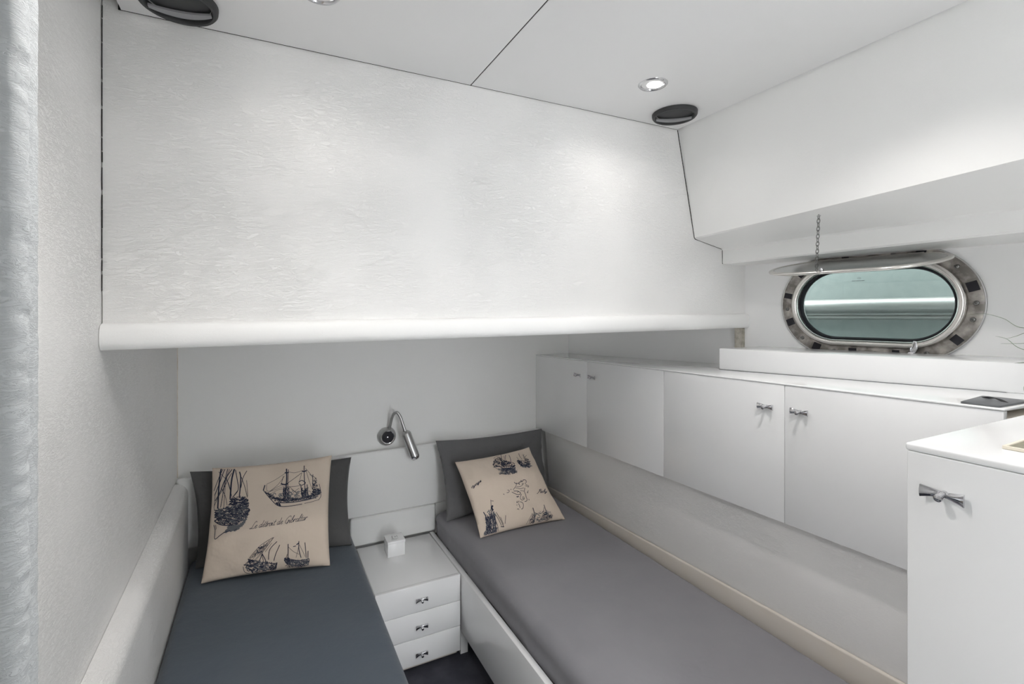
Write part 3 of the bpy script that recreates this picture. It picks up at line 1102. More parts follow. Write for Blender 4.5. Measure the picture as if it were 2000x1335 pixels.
def mattress(x0, x1, y0, y1, zlow, ztop, name, m, parent, seed, hem=0.012, rr=0.035):
    bm = bmesh.new()
    loop = rounded_loop(x0, x1, y0, y1, 0.03)
    cx, cy = (x0 + x1) / 2, (y0 + y1) / 2
    ringdef = [(0.0, None), (0.001, 0.25), (0.0, 0.55), (0.001, 0.8)]
    rings = []
    def wob(x, y, z, a):
        return noise.noise(Vector((x * 9 + seed, y * 9, z * 6))) * a
    for off, h in ringdef:
        row = []
        for (x, y) in loop:
            if h is None:
                z = zlow + hem * (noise.noise(Vector((x * 7 + seed, y * 6.0, 3.1))) + 0.6 * noise.noise(Vector((x * 20, y * 17 + seed, 1))))
            else:
                z = zlow + (ztop - rr - zlow) * h
            d = 0.006 * noise.noise(Vector((x * 12 + seed, y * 26, z * 5)))
            dx, dy = x - cx, y - cy
            if abs(dx) / (x1 - x0) > abs(dy) / (y1 - y0):
                nx, ny = (1 if dx > 0 else -1), 0
            else:
                nx, ny = 0, (1 if dy > 0 else -1)
            row.append(bm.verts.new((x + nx * (d - 0.004), y + ny * (d - 0.004), z)))
        rings.append(row)
    for k in range(9):
        a = pi / 2 * k / 8
        ins = rr * (1 - cos(a))
        z = ztop - rr + rr * sin(a)
        row = []
        for (x, y) in loop:
            tx = (x - cx) / ((x1 - x0) / 2); ty = (y - cy) / ((y1 - y0) / 2)
            X = cx + (x - cx) * (1 - ins / ((x1 - x0) / 2)); Y = cy + (y - cy) * (1 - ins / ((y1 - y0) / 2))
            row.append(bm.verts.new((X, Y, z + wob(X, Y, z, 0.002))))
        rings.append(row)
    for a, b in zip(rings, rings[1:]):
        n = len(a)
        for k in range(n):
            bm.faces.new((a[k], a[(k + 1) % n], b[(k + 1) % n], b[k]))
    # top: concentric rings inwards, gently uneven
    last = rings[-1]
    L2 = loop
    for f in (0.93, 0.85, 0.75, 0.62, 0.48, 0.34, 0.2, 0.08):
        row = []
        for (x, y) in L2:
            X = cx + (x - cx) * f * (1 - rr / ((x1 - x0) / 2)); Y = cy + (y - cy) * (1 - (1 - f) * 0.5) * (1 - rr / ((y1 - y0) / 2))
            row.append(bm.verts.new((X, Y, ztop + 0.0035 * noise.noise(Vector((X * 4 + seed, Y * 3.3, 0))) + 0.0015 * (1 - f))))
        n = len(row)
        for k in range(n):
            bm.faces.new((last[k], last[(k + 1) % n], row[(k + 1) % n], row[k]))
        last = row
    n = len(last)
    half = n // 2
    bm.faces.new(last)
    bm.faces.new(rings[0][::-1])
    o = build(name, bm, m, None, smooth=70)
    return child(o, parent)

# left bunk
lb = thing('bunk_bed', 'left bunk under a slate-blue fitted sheet with white frame', 'bed', (0.05, 1.4, 0.0), 'twin bunks')
bm = bmesh.new()
box(bm, 0.360, 0.381, 0.30, 2.357, 0.08, 0.352, 0.002, 2)
child(build('side_board', bm, 'gloss', smooth=40), lb)
bm = bmesh.new()
box(bm, XL + 0.004, 0.358, 0.31, 2.357, 0.25, 0.335)
child(build('base', bm, 'underbed'), lb)
for y in (0.33, 2.30):
    bm = bmesh.new()
    box(bm, 0.325, 0.358, y, y + 0.045, 0.0, 0.249, 0.002, 1)
    child(build('leg', bm, 'gloss'), lb)
mattress(-0.2650, 0.355, 0.31, 2.355, 0.340, 0.460, 'mattress', 'sheet_blue', lb, 3.3, hem=0.010)['label'] = 'mattress under a slate-blue fitted sheet'

# right bunk
rb = thing('bunk_bed', 'right bunk under a warm grey fitted sheet with gloss side board', 'bed', (1.1, 1.3, 0.0), 'twin bunks')
bm = bmesh.new()
hexa(bm, [(0.742, 0.405, 0.110), (0.764, 0.405, 0.110), (0.764, 2.359, 0.110), (0.742, 2.359, 0.110),
          (0.742, 0.405, 0.356), (0.764, 0.405, 0.356), (0.764, 2.359, 0.352), (0.742, 2.359, 0.352)], 0.002, 2)
child(build('side_board', bm, 'gloss', smooth=40), rb)
bm = bmesh.new()
box(bm, 0.766, 1.420, 0.41, 2.375, 0.25, 0.335)
child(build('base', bm, 'underbed'), rb)
for y in (0.43, 1.937):
    bm = bmesh.new()
    box(bm, 0.746, 0.780, y, y + 0.02, 0.0, 0.109, 0.001, 1) if y > 1 else box(bm, 0.766, 0.80, y, y + 0.04, 0.0, 0.249, 0.001, 1)
    child(build('leg', bm, 'gloss'), rb)
mattress(0.7665, 1.4225, 0.41, 2.355, 0.343, 0.462, 'mattress', 'sheet_grey', rb, 8.1, hem=0.012, rr=0.045)['label'] = 'mattress under a warm grey fitted sheet'

# varnished strip and dark plinth on the floor under the right bunk
bm = bmesh.new()
box(bm, 0.812, 0.826, 0.41, 1.96, 0.0, 0.006, 0.001, 1)
struct(build('trim_6', bm, 'wood'), 'varnished wooden strip on the floor under the right bunk')
bm = bmesh.new()
box(bm, 0.900, 0.915, 0.41, 2.3, 0.0, 0.249)
struct(build('trim_7', bm, 'underbed'), 'dark plinth under the right bunk')

# ------------------------------------------------------------------ nightstand
ns = thing('nightstand', 'small white nightstand with three drawers between the bunks', 'nightstand', (0.56, 1.93, 0.0))
NX0, NX1, NY0, NY1, NZ = 0.3865, 0.7385, 1.921, 2.352, 0.350
bm = bmesh.new()
box(bm, NX0, NX1, NY0 + 0.018, NY1, 0.030, NZ, 0.0015, 2)
child(build('body', bm, 'gloss', smooth=40), ns)
bm = bmesh.new()
box(bm, NX0 + 0.01, NX1 - 0.003, NY0 + 0.035, NY1, 0.0, 0.0295)
child(build('plinth', bm, 'cream'), ns)
for z0, z1, hz in ((0.2425, NZ + 0.0005, 0.291), (0.1365, 0.2400, 0.182), (0.030, 0.1340, 0.072)):
    bm = bmesh.new()
    box(bm, NX0, NX1, NY0, NY0 + 0.0175, z0, z1, 0.0012, 2)
    dr = child(build('drawer', bm, 'gloss', smooth=40), ns)
    add_handle(dr, (0.570, NY0, hz), (1, 0, 0), (0, 0, 1), (0, -1, 0), 0.95)

# little lidded box on the nightstand
bx_t = thing('trinket_box', 'small white lidded box with faint lettering on the nightstand', 'box', (0.54, 2.235, NZ))
C0 = Vector((0.497, 2.196, NZ)); ux = Vector((1, -0.02, 0)).normalized(); uy = Vector((0.02, 1, 0)).normalized()
bm = bmesh.new()
def obox(bm, c, ux, uy, w, d, z0, z1, bev=0.0):
    P = lambda a, b, z: c + ux * a + uy * b + Vector((0, 0, z))
    hexa(bm, [P(0, 0, z0), P(w, 0, z0), P(w, d, z0), P(0, d, z0), P(0, 0, z1), P(w, 0, z1), P(w, d, z1), P(0, d, z1)], bev)
obox(bm, C0, ux, uy, 0.078, 0.080, 0.0003, 0.058, 0.0012)
child(build('body', bm, 'gloss_edge', smooth=40), bx_t)
bm = bmesh.new()
obox(bm, C0 - ux * 0.0015 - uy * 0.0015, ux, uy, 0.081, 0.083, 0.0585, 0.070, 0.0015)
child(build('lid', bm, 'gloss_edge', smooth=40), bx_t)


def ribbon(bm, pts, w, off_dir, wf=None):
    """flat ribbon along 3D pts facing off_dir"""
    n = len(pts)
    if n < 2:
        return
    L, R = [], []
    for i in range(n):
        d = (pts[min(i + 1, n - 1)] - pts[max(i - 1, 0)])
        nrm = off_dir[i] if isinstance(off_dir, list) else off_dir
        s = d.cross(nrm)
        if s.length < 1e-9:
            s = Vector((0, 0, 1))
        s.normalize()
        ww = w * (wf(i / max(1, n - 1)) if wf else 1.0)
        L.append(bm.verts.new(pts[i] + s * ww / 2)); R.append(bm.verts.new(pts[i] - s * ww / 2))
    for i in range(n - 1):
        bm.faces.new((L[i], L[i + 1], R[i + 1], R[i]))


# cursive glyphs as strokes in em units (x-height 0.42), slanted when set
GL = {
    'L': ([[(.52, .80), (.46, .95), (.32, .88), (.22, .5), (.12, .06), (-.02, .0), (-.10, .06), (0, .12), (.28, 0), (.52, .06)]], .50),
    'e': ([[(.02, .16), (.16, .22), (.26, .32), (.20, .42), (.08, .32), (.08, .08), (.18, 0), (.34, .12)]], .32),
    'é': ([[(.02, .16), (.16, .22), (.26, .32), (.20, .42), (.08, .32), (.08, .08), (.18, 0), (.34, .12)], [(.16, .54), (.30, .70)]], .32),
    'd': ([[(.28, .36), (.16, .42), (.04, .28), (.04, .06), (.14, 0), (.26, .14), (.32, .5), (.34, .92)], [(.32, .5), (.28, .14), (.31, .01), (.42, .10)]], .42),
    't': ([[(.18, .74), (.12, .4), (.08, .08), (.16, 0), (.28, .10)], [(.0, .44), (.28, .47)]], .26),
    'r': ([[(-.02, .10), (.08, .42), (.06, .2), (.04, .0)], [(.06, .2), (.16, .40), (.28, .38), (.26, .30)]], .30),
    'o': ([[(.16, .42), (.05, .30), (.04, .10), (.14, 0), (.26, .12), (.27, .32), (.16, .42), (.24, .36), (.34, .38)]], .32),
    'i': ([[(.0, .14), (.08, .42), (.05, .10), (.11, 0), (.22, .12)], [(.10, .58), (.12, .63)]], .20),
    'G': ([[(.60, .74), (.52, .94), (.32, .90), (.12, .60), (.06, .25), (.16, .02), (.36, .06), (.48, .36)], [(.34, .36), (.52, .40), (.44, .1), (.34, -.12)]], .60),
    'b': ([[(.0, .2), (.16, .6), (.20, .92), (.12, .86), (.06, .4), (.06, .06), (.16, 0), (.28, .14), (.24, .38), (.12, .34)]], .34),
    'a': ([[(.28, .36), (.16, .42), (.04, .28), (.04, .06), (.14, 0), (.26, .16), (.30, .42)], [(.30, .42), (.26, .12), (.30, .0), (.40, .10)]], .38),
    'l': ([[(.0, .16), (.16, .6), (.18, .92), (.10, .86), (.05, .4), (.06, .06), (.13, 0), (.22, .10)]], .20),
    'y': ([[(.02, .42), (.04, .14), (.14, .04), (.26, .2), (.30, .42)], [(.30, .42), (.24, 0), (.12, -.34), (.02, -.3), (.12, -.1), (.38, .1)]], .38),
    'g': ([[(.26, .36), (.14, .42), (.04, .26), (.08, .04), (.18, .06), (.28, .40)], [(.28, .40), (.22, -.1), (.10, -.34), (.02, -.26), (.12, -.08), (.36, .1)]], .36),
    'P': ([[(.26, .86), (.16, .4), (.04, -.02), (-.06, -.2)], [(.06, .74), (.22, .94), (.46, .90), (.46, .64), (.30, .46), (.16, .5)]], .46),
    'c': ([[(.26, .34), (.18, .42), (.05, .28), (.05, .06), (.16, 0), (.30, .12)]], .30),
    'h': ([[(.0, .2), (.16, .6), (.18, .92), (.10, .86), (.04, .0)], [(.05, .2), (.16, .40), (.24, .34), (.22, .06), (.28, 0), (.36, .1)]], .36),
    ' ': ([], .26),
}


def letter_strokes(text, slant=0.42):
    out, x = [], 0.0
    for chx in text:
        strokes, adv = GL[chx]
        for s in strokes:
            sm = catmull(s, 4) if len(s) > 2 else s
            out.append([(x + px + slant * py, py) for px, py in sm])
        x += adv
    return out, x


# faint lettering on the box lid: a capital l-like mark with two short lines under it
bm = bmesh.new()
zl = 0.0706
Lp = lambda a, b: C0 + ux * a + uy * b + Vector((0, 0, zl))
for pts in ([(.030, .058), (.028, .040), (.026, .030)], [(.026, .030), (.033, .028)], [(.040, .050), (.044, .044), (.040, .038)], [(.048, .052), (.052, .046), (.050, .040)]):
    ribbon(bm, [Lp(*p) for p in pts], 0.0022, Vector((0, 0, 1)))
for yy, xa, xb in ((.022, .022, .052), (.015, .020, .044)):
    x = xa
    while x < xb:
        ribbon(bm, [Lp(x, yy), Lp(x + .004, yy + .003)], 0.0013, Vector((0, 0, 1)))
        ribbon(bm, [Lp(x + .003, yy + .003), Lp(x + .005, yy)], 0.0011, Vector((0, 0, 1)))
        x += 0.0062
child(build('lid_lettering', bm, 'charcoal', recalc=False), bx_t)

# ------------------------------------------------------------------ reading lamp on the wall
lp = thing('reading_lamp', 'small brushed steel swan-neck reading lamp on the wall above the nightstand', 'wall lamp', (0.543, YB, 0.838))
W = Vector((0, -1, 0))
mt = basis(Vector((0.541, YB, 0.845)), Vector((1, 0, 0)), Vector((0, 0, 1)), W)
bm = bmesh.new()
lathe(bm, [(0.0445, 0.0), (0.046, 0.006), (0.042, 0.020), (0.034, 0.0275), (0.0315, 0.0285)], 36, mt)
child(build('back_plate', bm, 'steel', smooth=50), lp)
bm = bmesh.new()
lathe(bm, [(0.0315, 0.028), (0.0335, 0.030), (0.0315, 0.0325), (0.0285, 0.0315), (0.0285, 0.028)], 36, mt)
child(build('bezel', bm, 'chrome', smooth=50), lp)
bm = bmesh.new()
lathe(bm, [(0.0, 0.030), (0.020, 0.0300), (0.0285, 0.029)], 32, mt)
child(build('switch', bm, 'black', smooth=50), lp)
bm = bmesh.new()
lathe(bm, [(0.0, 0.0335), (0.0035, 0.033), (0.0040, 0.030)], 16, mt)
child(build('pin', bm, 'chrome', smooth=50), lp)
bm = bmesh.new()
neck = catmull([(0.549, YB - 0.014, 0.880), (0.552, YB - 0.030, 0.902), (0.555, YB - 0.050, 0.940), (0.562, YB - 0.066, 0.965), (0.576, YB - 0.074, 0.970),
                (0.590, YB - 0.080, 0.948), (0.600, YB - 0.086, 0.915), (0.6120, YB - 0.092, 0.875)], 6)
tube(bm, neck, 0.0074, 12)
child(build('neck', bm, 'steel', smooth=60), lp)
a = Vector((0.6110, YB - 0.092, 0.880)); b = Vector((0.655, YB - 0.118, 0.748))
d = (b - a).normalized(); dd, uu, vv = frame_of(d)
mt2 = basis(a, uu, vv, dd)
LL = (b - a).length
bm = bmesh.new()
lathe(bm, [(0.0, 0.0), (0.012, 0.0), (0.0205, 0.007), (0.0230, 0.014), (0.0230, LL - 0.020)], 28, mt2)
child(build('head', bm, 'steel', smooth=45), lp)
bm = bmesh.new()
lathe(bm, [(0.0231, LL - 0.020), (0.0235, LL - 0.014), (0.0210, LL - 0.004), (0.0145, LL + 0.003), (0.0, LL + 0.003)], 28, mt2)
child(build('head_cap', bm, 'chrome', smooth=60), lp)


# ------------------------------------------------------------------ pillows and cushions
class Pillow:
    def __init__(s, bl, br, tr, tl, thick, pinch=0.03, pw=0.45, sag=0.0, seed=0.0, wr=0.003, asym=0.5, front=None):
        s.c = [Vector(p) for p in (bl, br, tr, tl)]
        s.T, s.k, s.pw, s.seed, s.wr, s.sag = thick, pinch, pw, seed, wr, sag
        n = (s.c[1] - s.c[0]).cross(s.c[3] - s.c[0]).normalized()
        if n.y > 0:
            n = -n
        s.n = n
        s.asym = asym

    def mid(s, u, v):
        # edges bow inwards between the corners
        uu = 0.5 + (u - 0.5) * (1 - s.k * 4 * v * (1 - v) * 2 * 0.5)
        vv = 0.5 + (v - 0.5) * (1 - s.k * 4 * u * (1 - u) * 2 * 0.5)
        a = s.c[0].lerp(s.c[1], uu)
        b = s.c[3].lerp(s.c[2], uu)
        p = a.lerp(b, vv)
        ew = 0.004 * noise.noise(Vector((u * 5 + s.seed, v * 5, 7)))
        return p + s.n * ew

    def surf(s, u, v, side=1, off=0.0):
        h = (max(sin(pi * min(max(u, 0), 1)), 0) * max(sin(pi * min(max(v, 0), 1)), 0)) ** s.pw
        edge = 1 - h
        w = s.wr * (noise.noise(Vector((u * 4 + s.seed, v * 4, 0))) + 0.6 * noise.noise(Vector((u * 9, v * 9 + s.seed, 2))) * (0.4 + edge)) * min(1, 4 * h)
        t = s.T * (s.asym if side > 0 else 1 - s.asym)
        return s.mid(u, v) + s.n * side * (t * h + w + off)

    def normal(s, u, v):
        e = 0.01
        d1 = s.surf(u + e, v) - s.surf(u - e, v)
        d2 = s.surf(u, v + e) - s.surf(u, v - e)
        n = d1.cross(d2).normalized()
        return n if n.dot(s.n) > 0 else -n

    def mesh(s, name, m, N=44, flange=0.0):
        bm = bmesh.new()
        def par(i):
            t = i / N
            return 0.5 - 0.5 * cos(pi * t) * (0.35) - 0.5 * (1 - 2 * t) * 0.65
        F, B = {}, {}
        for i in range(N + 1):
            for j in range(N + 1):
                u, v = par(i), par(j)
                F[i, j] = bm.verts.new(s.surf(u, v, 1))
                B[i, j] = F[i, j] if i in (0, N) or j in (0, N) else bm.verts.new(s.surf(u, v, -1))
        for i in range(N):
            for j in range(N):
                bm.faces.new((F[i, j], F[i + 1, j], F[i + 1, j + 1], F[i, j + 1]))
                bm.faces.new((B[i, j], B[i, j + 1], B[i + 1, j + 1], B[i + 1, j]))
        return build(name, bm, m, None, smooth=80)


def quad_uv(q, x, y):
    """artwork coordinates -> (u, v) in a quad q = TL, TR, BR, BL (inverse bilinear by Newton)"""
    TL, TR, BR, BL = q
    u = v = 0.5
    for _ in range(12):
        px = (1 - v) * ((1 - u) * BL[0] + u * BR[0]) + v * ((1 - u) * TL[0] + u * TR[0]) - x
        py = (1 - v) * ((1 - u) * BL[1] + u * BR[1]) + v * ((1 - u) * TL[1] + u * TR[1]) - y
        ax = (1 - v) * (BR[0] - BL[0]) + v * (TR[0] - TL[0]); ay = (1 - v) * (BR[1] - BL[1]) + v * (TR[1] - TL[1])
        bx_ = (1 - u) * (TL[0] - BL[0]) + u * (TR[0] - BR[0]); by = (1 - u) * (TL[1] - BL[1]) + u * (TR[1] - BR[1])
        det = ax * by - ay * bx_
        u -= (px * by - py * bx_) / det
        v -= (py * ax - px * ay) / det
    return u, v


class Print:
    """ink strokes laid on the front of a cushion"""
    def __init__(s, pil, quad):
        s.p, s.q = pil, quad
        s.bm = bmesh.new()

    def stroke(s, pts, w=0.0011, smooth=True, taper=False):
        w *= s.k
        if smooth and len(pts) > 2:
            pts = catmull(pts, 4)
        dense = [pts[0]]
        for a, b in zip(pts, pts[1:]):
            L = math.dist(a[:2], b[:2])
            m = max(1, int(L / s.step))
            for k in range(1, m + 1):
                dense.append((a[0] + (b[0] - a[0]) * k / m, a[1] + (b[1] - a[1]) * k / m))
        P, Nn = [], []
        for x, y in dense:
            u, v = quad_uv(s.q, x, y)
            if not (0.012 < u < 0.988 and 0.012 < v < 0.988):
                if len(P) > 1:
                    ribbon(s.bm, P, w, Nn)
                P, Nn = [], []
                continue
            nrm = s.p.normal(u, v)
            P.append(s.p.surf(u, v) + nrm * 0.0012)
            Nn.append(nrm)
        if len(P) > 1:
            ribbon(s.bm, P, w, Nn, (lambda t: 1.15 - t * 0.8) if taper else None)

    def fill(s, pg, n, ang=0.0, ln=30, w=0.0010, curve=0.35, jit=0.5):
        """dense short hatching inside polygon pg"""
        xs = [p[0] for p in pg]; ys = [p[1] for p in pg]
        def inside(x, y):
            c = False
            j = len(pg) - 1
            for i in range(len(pg)):
                if (pg[i][1] > y) != (pg[j][1] > y) and x < (pg[j][0] - pg[i][0]) * (y - pg[i][1]) / (pg[j][1] - pg[i][1]) + pg[i][0]:
                    c = not c
                j = i
            return c
        n = int(n * s.dens)
        done = 0
        tries = 0
        while done < n and tries < n * 12:
            tries += 1
            x = random.uniform(min(xs), max(xs)); y = random.uniform(min(ys), max(ys))
            if not inside(x, y):
                continue
            a = ang + random.gauss(0, jit)
            L = ln * random.uniform(0.4, 1.1)
            x2, y2 = x + L * cos(a), y + L * sin(a)
            if not inside(x2, y2):
                x2, y2 = x + L * 0.3 * cos(a), y + L * 0.3 * sin(a)
            xm, ym = (x + x2) / 2 - (y2 - y) * curve * random.uniform(-1, 1), (y + y2) / 2 + (x2 - x) * curve * random.uniform(-1, 1)
            s.stroke([(x, y), (xm, ym), (x2, y2)], w * random.uniform(0.6, 1.4))
            done += 1

    def text(s, txt, p0, p1, em, w=0.0011, slant=0.42):
        st, adv = letter_strokes(txt, slant)
        dx, dy = p1[0] - p0[0], p1[1] - p0[1]
        L = math.hypot(dx, dy)
        ex = (dx / L, dy / L); ey = (ex[1], -ex[0])
        kx = L / adv
        for pts in st:
            s.stroke([(p0[0] + ex[0] * x * kx + ey[0] * y * em, p0[1] + ex[1] * x * kx + ey[1] * y * em) for x, y in pts], w, smooth=False)

    def done(s, name, parent, m='ink'):
        return build(name, s.bm, m, parent, recalc=False)


# dark pillow behind, left bunk
pA = Pillow((-0.235, 2.225, 0.464), (0.335, 2.150, 0.464), (0.356, 2.305, 0.795), (-0.262, 2.305, 0.820), 0.115, 0.06, 0.40, seed=1.0, wr=0.012)
tag(pA.mesh('pillow', 'pillow_dark'), 'charcoal pillow behind the cushion on the left bunk', 'pillow', 'bed pillows')
pB = Pillow((0.768, 2.180, 0.466), (1.385, 2.262, 0.466), (1.372, 2.318, 0.812), (0.756, 2.303, 0.822), 0.105, 0.06, 0.40, seed=5.0, wr=0.012)
tag(pB.mesh('pillow', 'pillow_grey'), 'mid grey pillow behind the cushion on the right bunk', 'pillow', 'bed pillows')

# left printed cushion
cA = Pillow((-0.203, 2.090, 0.466), (0.231, 2.010, 0.466), (0.258, 2.190, 0.846), (-0.178, 2.215, 0.848), 0.100, 0.045, 0.40, seed=2.2, wr=0.006, asym=0.55)
cushA = cA.mesh('cushion', 'linen')
tag(cushA, 'beige cushion printed with navy sailing ships and cursive French words, on the left bunk', 'cushion', 'printed ship cushions')
QA = ((334, 214), (1371, 134), (1348, 1090), (245, 1237))
def new_print(pil, quad, step=14, k=None):
    p = Print(pil, quad); p.step = step
    p.dens = 1.15 if pil is cA else 1.25
    p.k = k or (1.3 if pil is cA else 1.55)
    return p

# big stern view at the left
g = new_print(cA, QA)
for pts, w in (([(410, 222), (395, 330), (380, 450), (375, 590)], .0040), ([(440, 225), (400, 340), (345, 470)], .0022), ([(425, 225), (380, 330), (340, 430)], .0018),
               ([(520, 222), (505, 300), (492, 400), (486, 500)], .0042), ([(500, 225), (440, 330), (400, 430), (350, 520)], .0024), ([(465, 222), (430, 400), (400, 580)], .0020),
               ([(480, 225), (450, 330), (435, 470), (430, 580)], .0014), ([(530, 230), (548, 320), (556, 420), (505, 490)], .0020), ([(500, 260), (430, 400), (380, 480), (340, 570)], .0016),
               ([(566, 248), (578, 300), (574, 400), (566, 490)], .0030), ([(628, 240), (596, 310), (580, 400)], .0018), ([(583, 300), (610, 380), (636, 490)], .0014),
               ([(628, 330), (634, 400), (640, 480)], .0010), ([(556, 420), (520, 470), (490, 510)], .0016), ([(405, 400), (440, 470), (460, 560)], .0014),
               ([(350, 450), (345, 520), (340, 590)], .0014), ([(455, 300), (480, 400), (500, 480)], .0012), ([(390, 250), (470, 350), (490, 460)], .0012)):
    g.stroke(pts, w)
g.fill([(338, 590), (385, 605), (440, 580), (478, 540), (470, 495), (520, 488), (560, 480), (630, 485), (650, 540), (645, 590), (665, 590), (650, 640), (600, 690), (560, 725), (470, 738), (400, 725), (345, 700)], 430, 0.0, 34, .0019)
g.stroke([(345, 700), (400, 732), (480, 740), (560, 728)], .0026)
g.stroke([(478, 525), (560, 535), (645, 520)], .0026)
g.stroke([(470, 600), (560, 600), (640, 590)], .0020)
g.stroke([(345, 645), (460, 640), (590, 660)], .0022)
g.stroke([(340, 735), (352, 780), (352, 858), (400, 825), (450, 795), (530, 780), (590, 735), (630, 660)], .0020)
g.stroke([(356, 735), (362, 765), (358, 775)], .0014)
g.done('ship_print', cushA)
g = new_print(cA, QA)
g.fill([(470, 745), (560, 738), (605, 705), (640, 650), (625, 700), (590, 750), (540, 785), (450, 797), (420, 812)], 210, -0.4, 34, .0022)
g.done('ship_shading', cushA, 'ink_wash')

# two-masted ship, upper right
g = new_print(cA, QA)
for pts, w in (([(968, 232), (975, 330), (972, 420), (972, 505)], .0034), ([(985, 240), (988, 400), (996, 500)], .0018), ([(955, 400), (958, 500)], .0022),
               ([(1125, 212), (1130, 300), (1140, 400), (1150, 500)], .0022), ([(1105, 400), (1120, 500)], .0026), ([(1160, 390), (1172, 500)], .0022),
               ([(1210, 300), (1212, 400), (1220, 460)], .0018), ([(965, 270), (880, 330), (800, 372)], .0010), ([(955, 300), (900, 380), (830, 440)], .0010),
               ([(985, 262), (1040, 275), (1100, 262)], .0010), ([(1105, 280), (1040, 330), (985, 370)], .0014), ([(1140, 240), (1190, 300), (1215, 340)], .0010),
               ([(1145, 260), (1175, 350), (1205, 430)], .0010), ([(1110, 275), (1090, 350), (1085, 380)], .0010), ([(945, 300), (930, 375)], .0012),
               ([(980, 405), (1060, 402), (1130, 390)], .0012), ([(800, 375), (815, 440), (950, 400)], .0009), ([(820, 450), (900, 400), (960, 380)], .0009),
               ([(830, 470), (900, 430), (955, 420)], .0009), ([(1000, 400), (1050, 450), (1100, 500)], .0010), ([(1090, 420), (1050, 450), (1000, 500)], .0010),
               ([(1020, 430), (1090, 470)], .0009), ([(1180, 300), (1240, 340), (1230, 400)], .0012), ([(775, 430), (830, 500), (905, 572), (1000, 580), (1120, 565)], .0018),
               ([(1140, 560), (1200, 550), (1270, 532)], .0012), ([(1270, 390), (1285, 440), (1290, 500), (1270, 535)], .0014), ([(785, 380), (772, 430)], .0028),
               ([(900, 545), (1000, 548), (1130, 535), (1250, 510)], .0024), ([(880, 510), (1000, 522), (1130, 512), (1280, 470)], .0018),
               ([(925, 372), (960, 382), (990, 372)], .0040), ([(1085, 365), (1110, 350), (1145, 375), (1110, 395), (1088, 380)], .0022), ([(955, 268), (970, 272), (990, 268)], .0036), ([(1105, 262), (1130, 268), (1150, 258)], .0034)):
    g.stroke(pts, w)
g.fill([(778, 430), (830, 460), (880, 492), (950, 505), (1100, 510), (1180, 490), (1220, 430), (1290, 425), (1285, 490), (1180, 520), (1000, 540), (900, 540), (840, 510)], 300, 0.1, 30, .0014)
g.fill([(950, 400), (1000, 400), (1010, 510), (945, 510)], 60, 1.5, 30, .0014)
g.fill([(1110, 420), (1170, 400), (1190, 500), (1105, 505)], 60, 1.5, 30, .0014)
g.fill([(1205, 330), (1250, 330), (1260, 420), (1210, 440)], 34, 1.0, 26, .0012)
g.fill([(880, 545), (920, 548), (935, 578), (905, 572)], 34, 0.5, 20, .0016)
g.done('ship_print', cushA)

# lower ships
g = new_print(cA, QA)
for pts, w in (([(868, 852), (800, 940), (765, 990), (770, 1060)], .0014), ([(860, 855), (760, 915), (700, 975), (650, 1035)], .0012), ([(895, 890), (830, 960), (815, 1050)], .0018),
               ([(918, 920), (880, 1000), (860, 1060)], .0018), ([(760, 1000), (740, 1050), (700, 1090)], .0022), ([(765, 1000), (790, 1060), (780, 1100)], .0020),
               ([(600, 1105), (610, 1150), (650, 1170)], .0014), ([(640, 1040), (670, 1050), (720, 1060)], .0024), ([(605, 1090), (660, 1095), (720, 1130)], .0030),
               ([(660, 1135), (700, 1180), (780, 1165), (870, 1130)], .0026), ([(885, 1075), (870, 1130)], .0034), ([(730, 940), (750, 945), (760, 930)], .0030),
               ([(720, 960), (730, 985), (765, 970)], .0020), ([(830, 880), (740, 1000), (690, 1060)], .0009), ([(850, 900), (790, 980)], .0009)):
    g.stroke(pts, w)
g.fill([(600, 1090), (650, 1035), (700, 1050), (740, 1070), (720, 1130), (670, 1180), (640, 1140)], 70, 0.4, 34, .0018)
g.fill([(700, 1130), (760, 1060), (850, 1070), (885, 1080), (870, 1135), (790, 1165), (700, 1182)], 90, -0.2, 30, .0017)
g.fill([(650, 1040), (760, 925), (840, 870), (770, 1000), (700, 1070)], 40, -0.9, 50, .0008, 0.1, 0.15)
g.done('ship_print', cushA)
g = new_print(cA, QA)
for pts, w in (([(992, 912), (990, 975), (985, 1035)], .0020), ([(1087, 888), (1085, 960), (1100, 1030)], .0020), ([(1140, 900), (1143, 960), (1145, 1030)], .0018),
               ([(1065, 920), (1085, 905)], .0030), ([(1035, 935), (1060, 930)], .0020), ([(990, 935), (1040, 980), (1085, 1000)], .0009), ([(1090, 920), (1120, 980), (1135, 1020)], .0009),
               ([(1085, 930), (1065, 1000), (1055, 1030)], .0009), ([(980, 1000), (970, 1030)], .0010), ([(1165, 970), (1160, 1030)], .0018), ([(1000, 1045), (1080, 1055), (1170, 1035)], .0024),
               ([(950, 1050), (980, 1090), (1080, 1105), (1150, 1090), (1170, 1040)], .0016)):
    g.stroke(pts, w)
g.fill([(945, 1035), (985, 1025), (1010, 1045), (1005, 1090), (970, 1090)], 70, 0.5, 24, .0019)
g.fill([(1010, 1050), (1090, 1060), (1170, 1040), (1160, 1085), (1090, 1103), (1000, 1095)], 90, 0.0, 26, .0014)
g.fill([(940, 1095), (1000, 1100), (1100, 1108), (1090, 1118), (960, 1115)], 30, 0.0, 30, .0010)
g.done('ship_print', cushA)
g = new_print(cA, QA, 8)
g.text('Le détroit de Gibraltar', (662, 776), (1160, 706), 62, .0011, 0.55)
g.done('lettering', cushA)

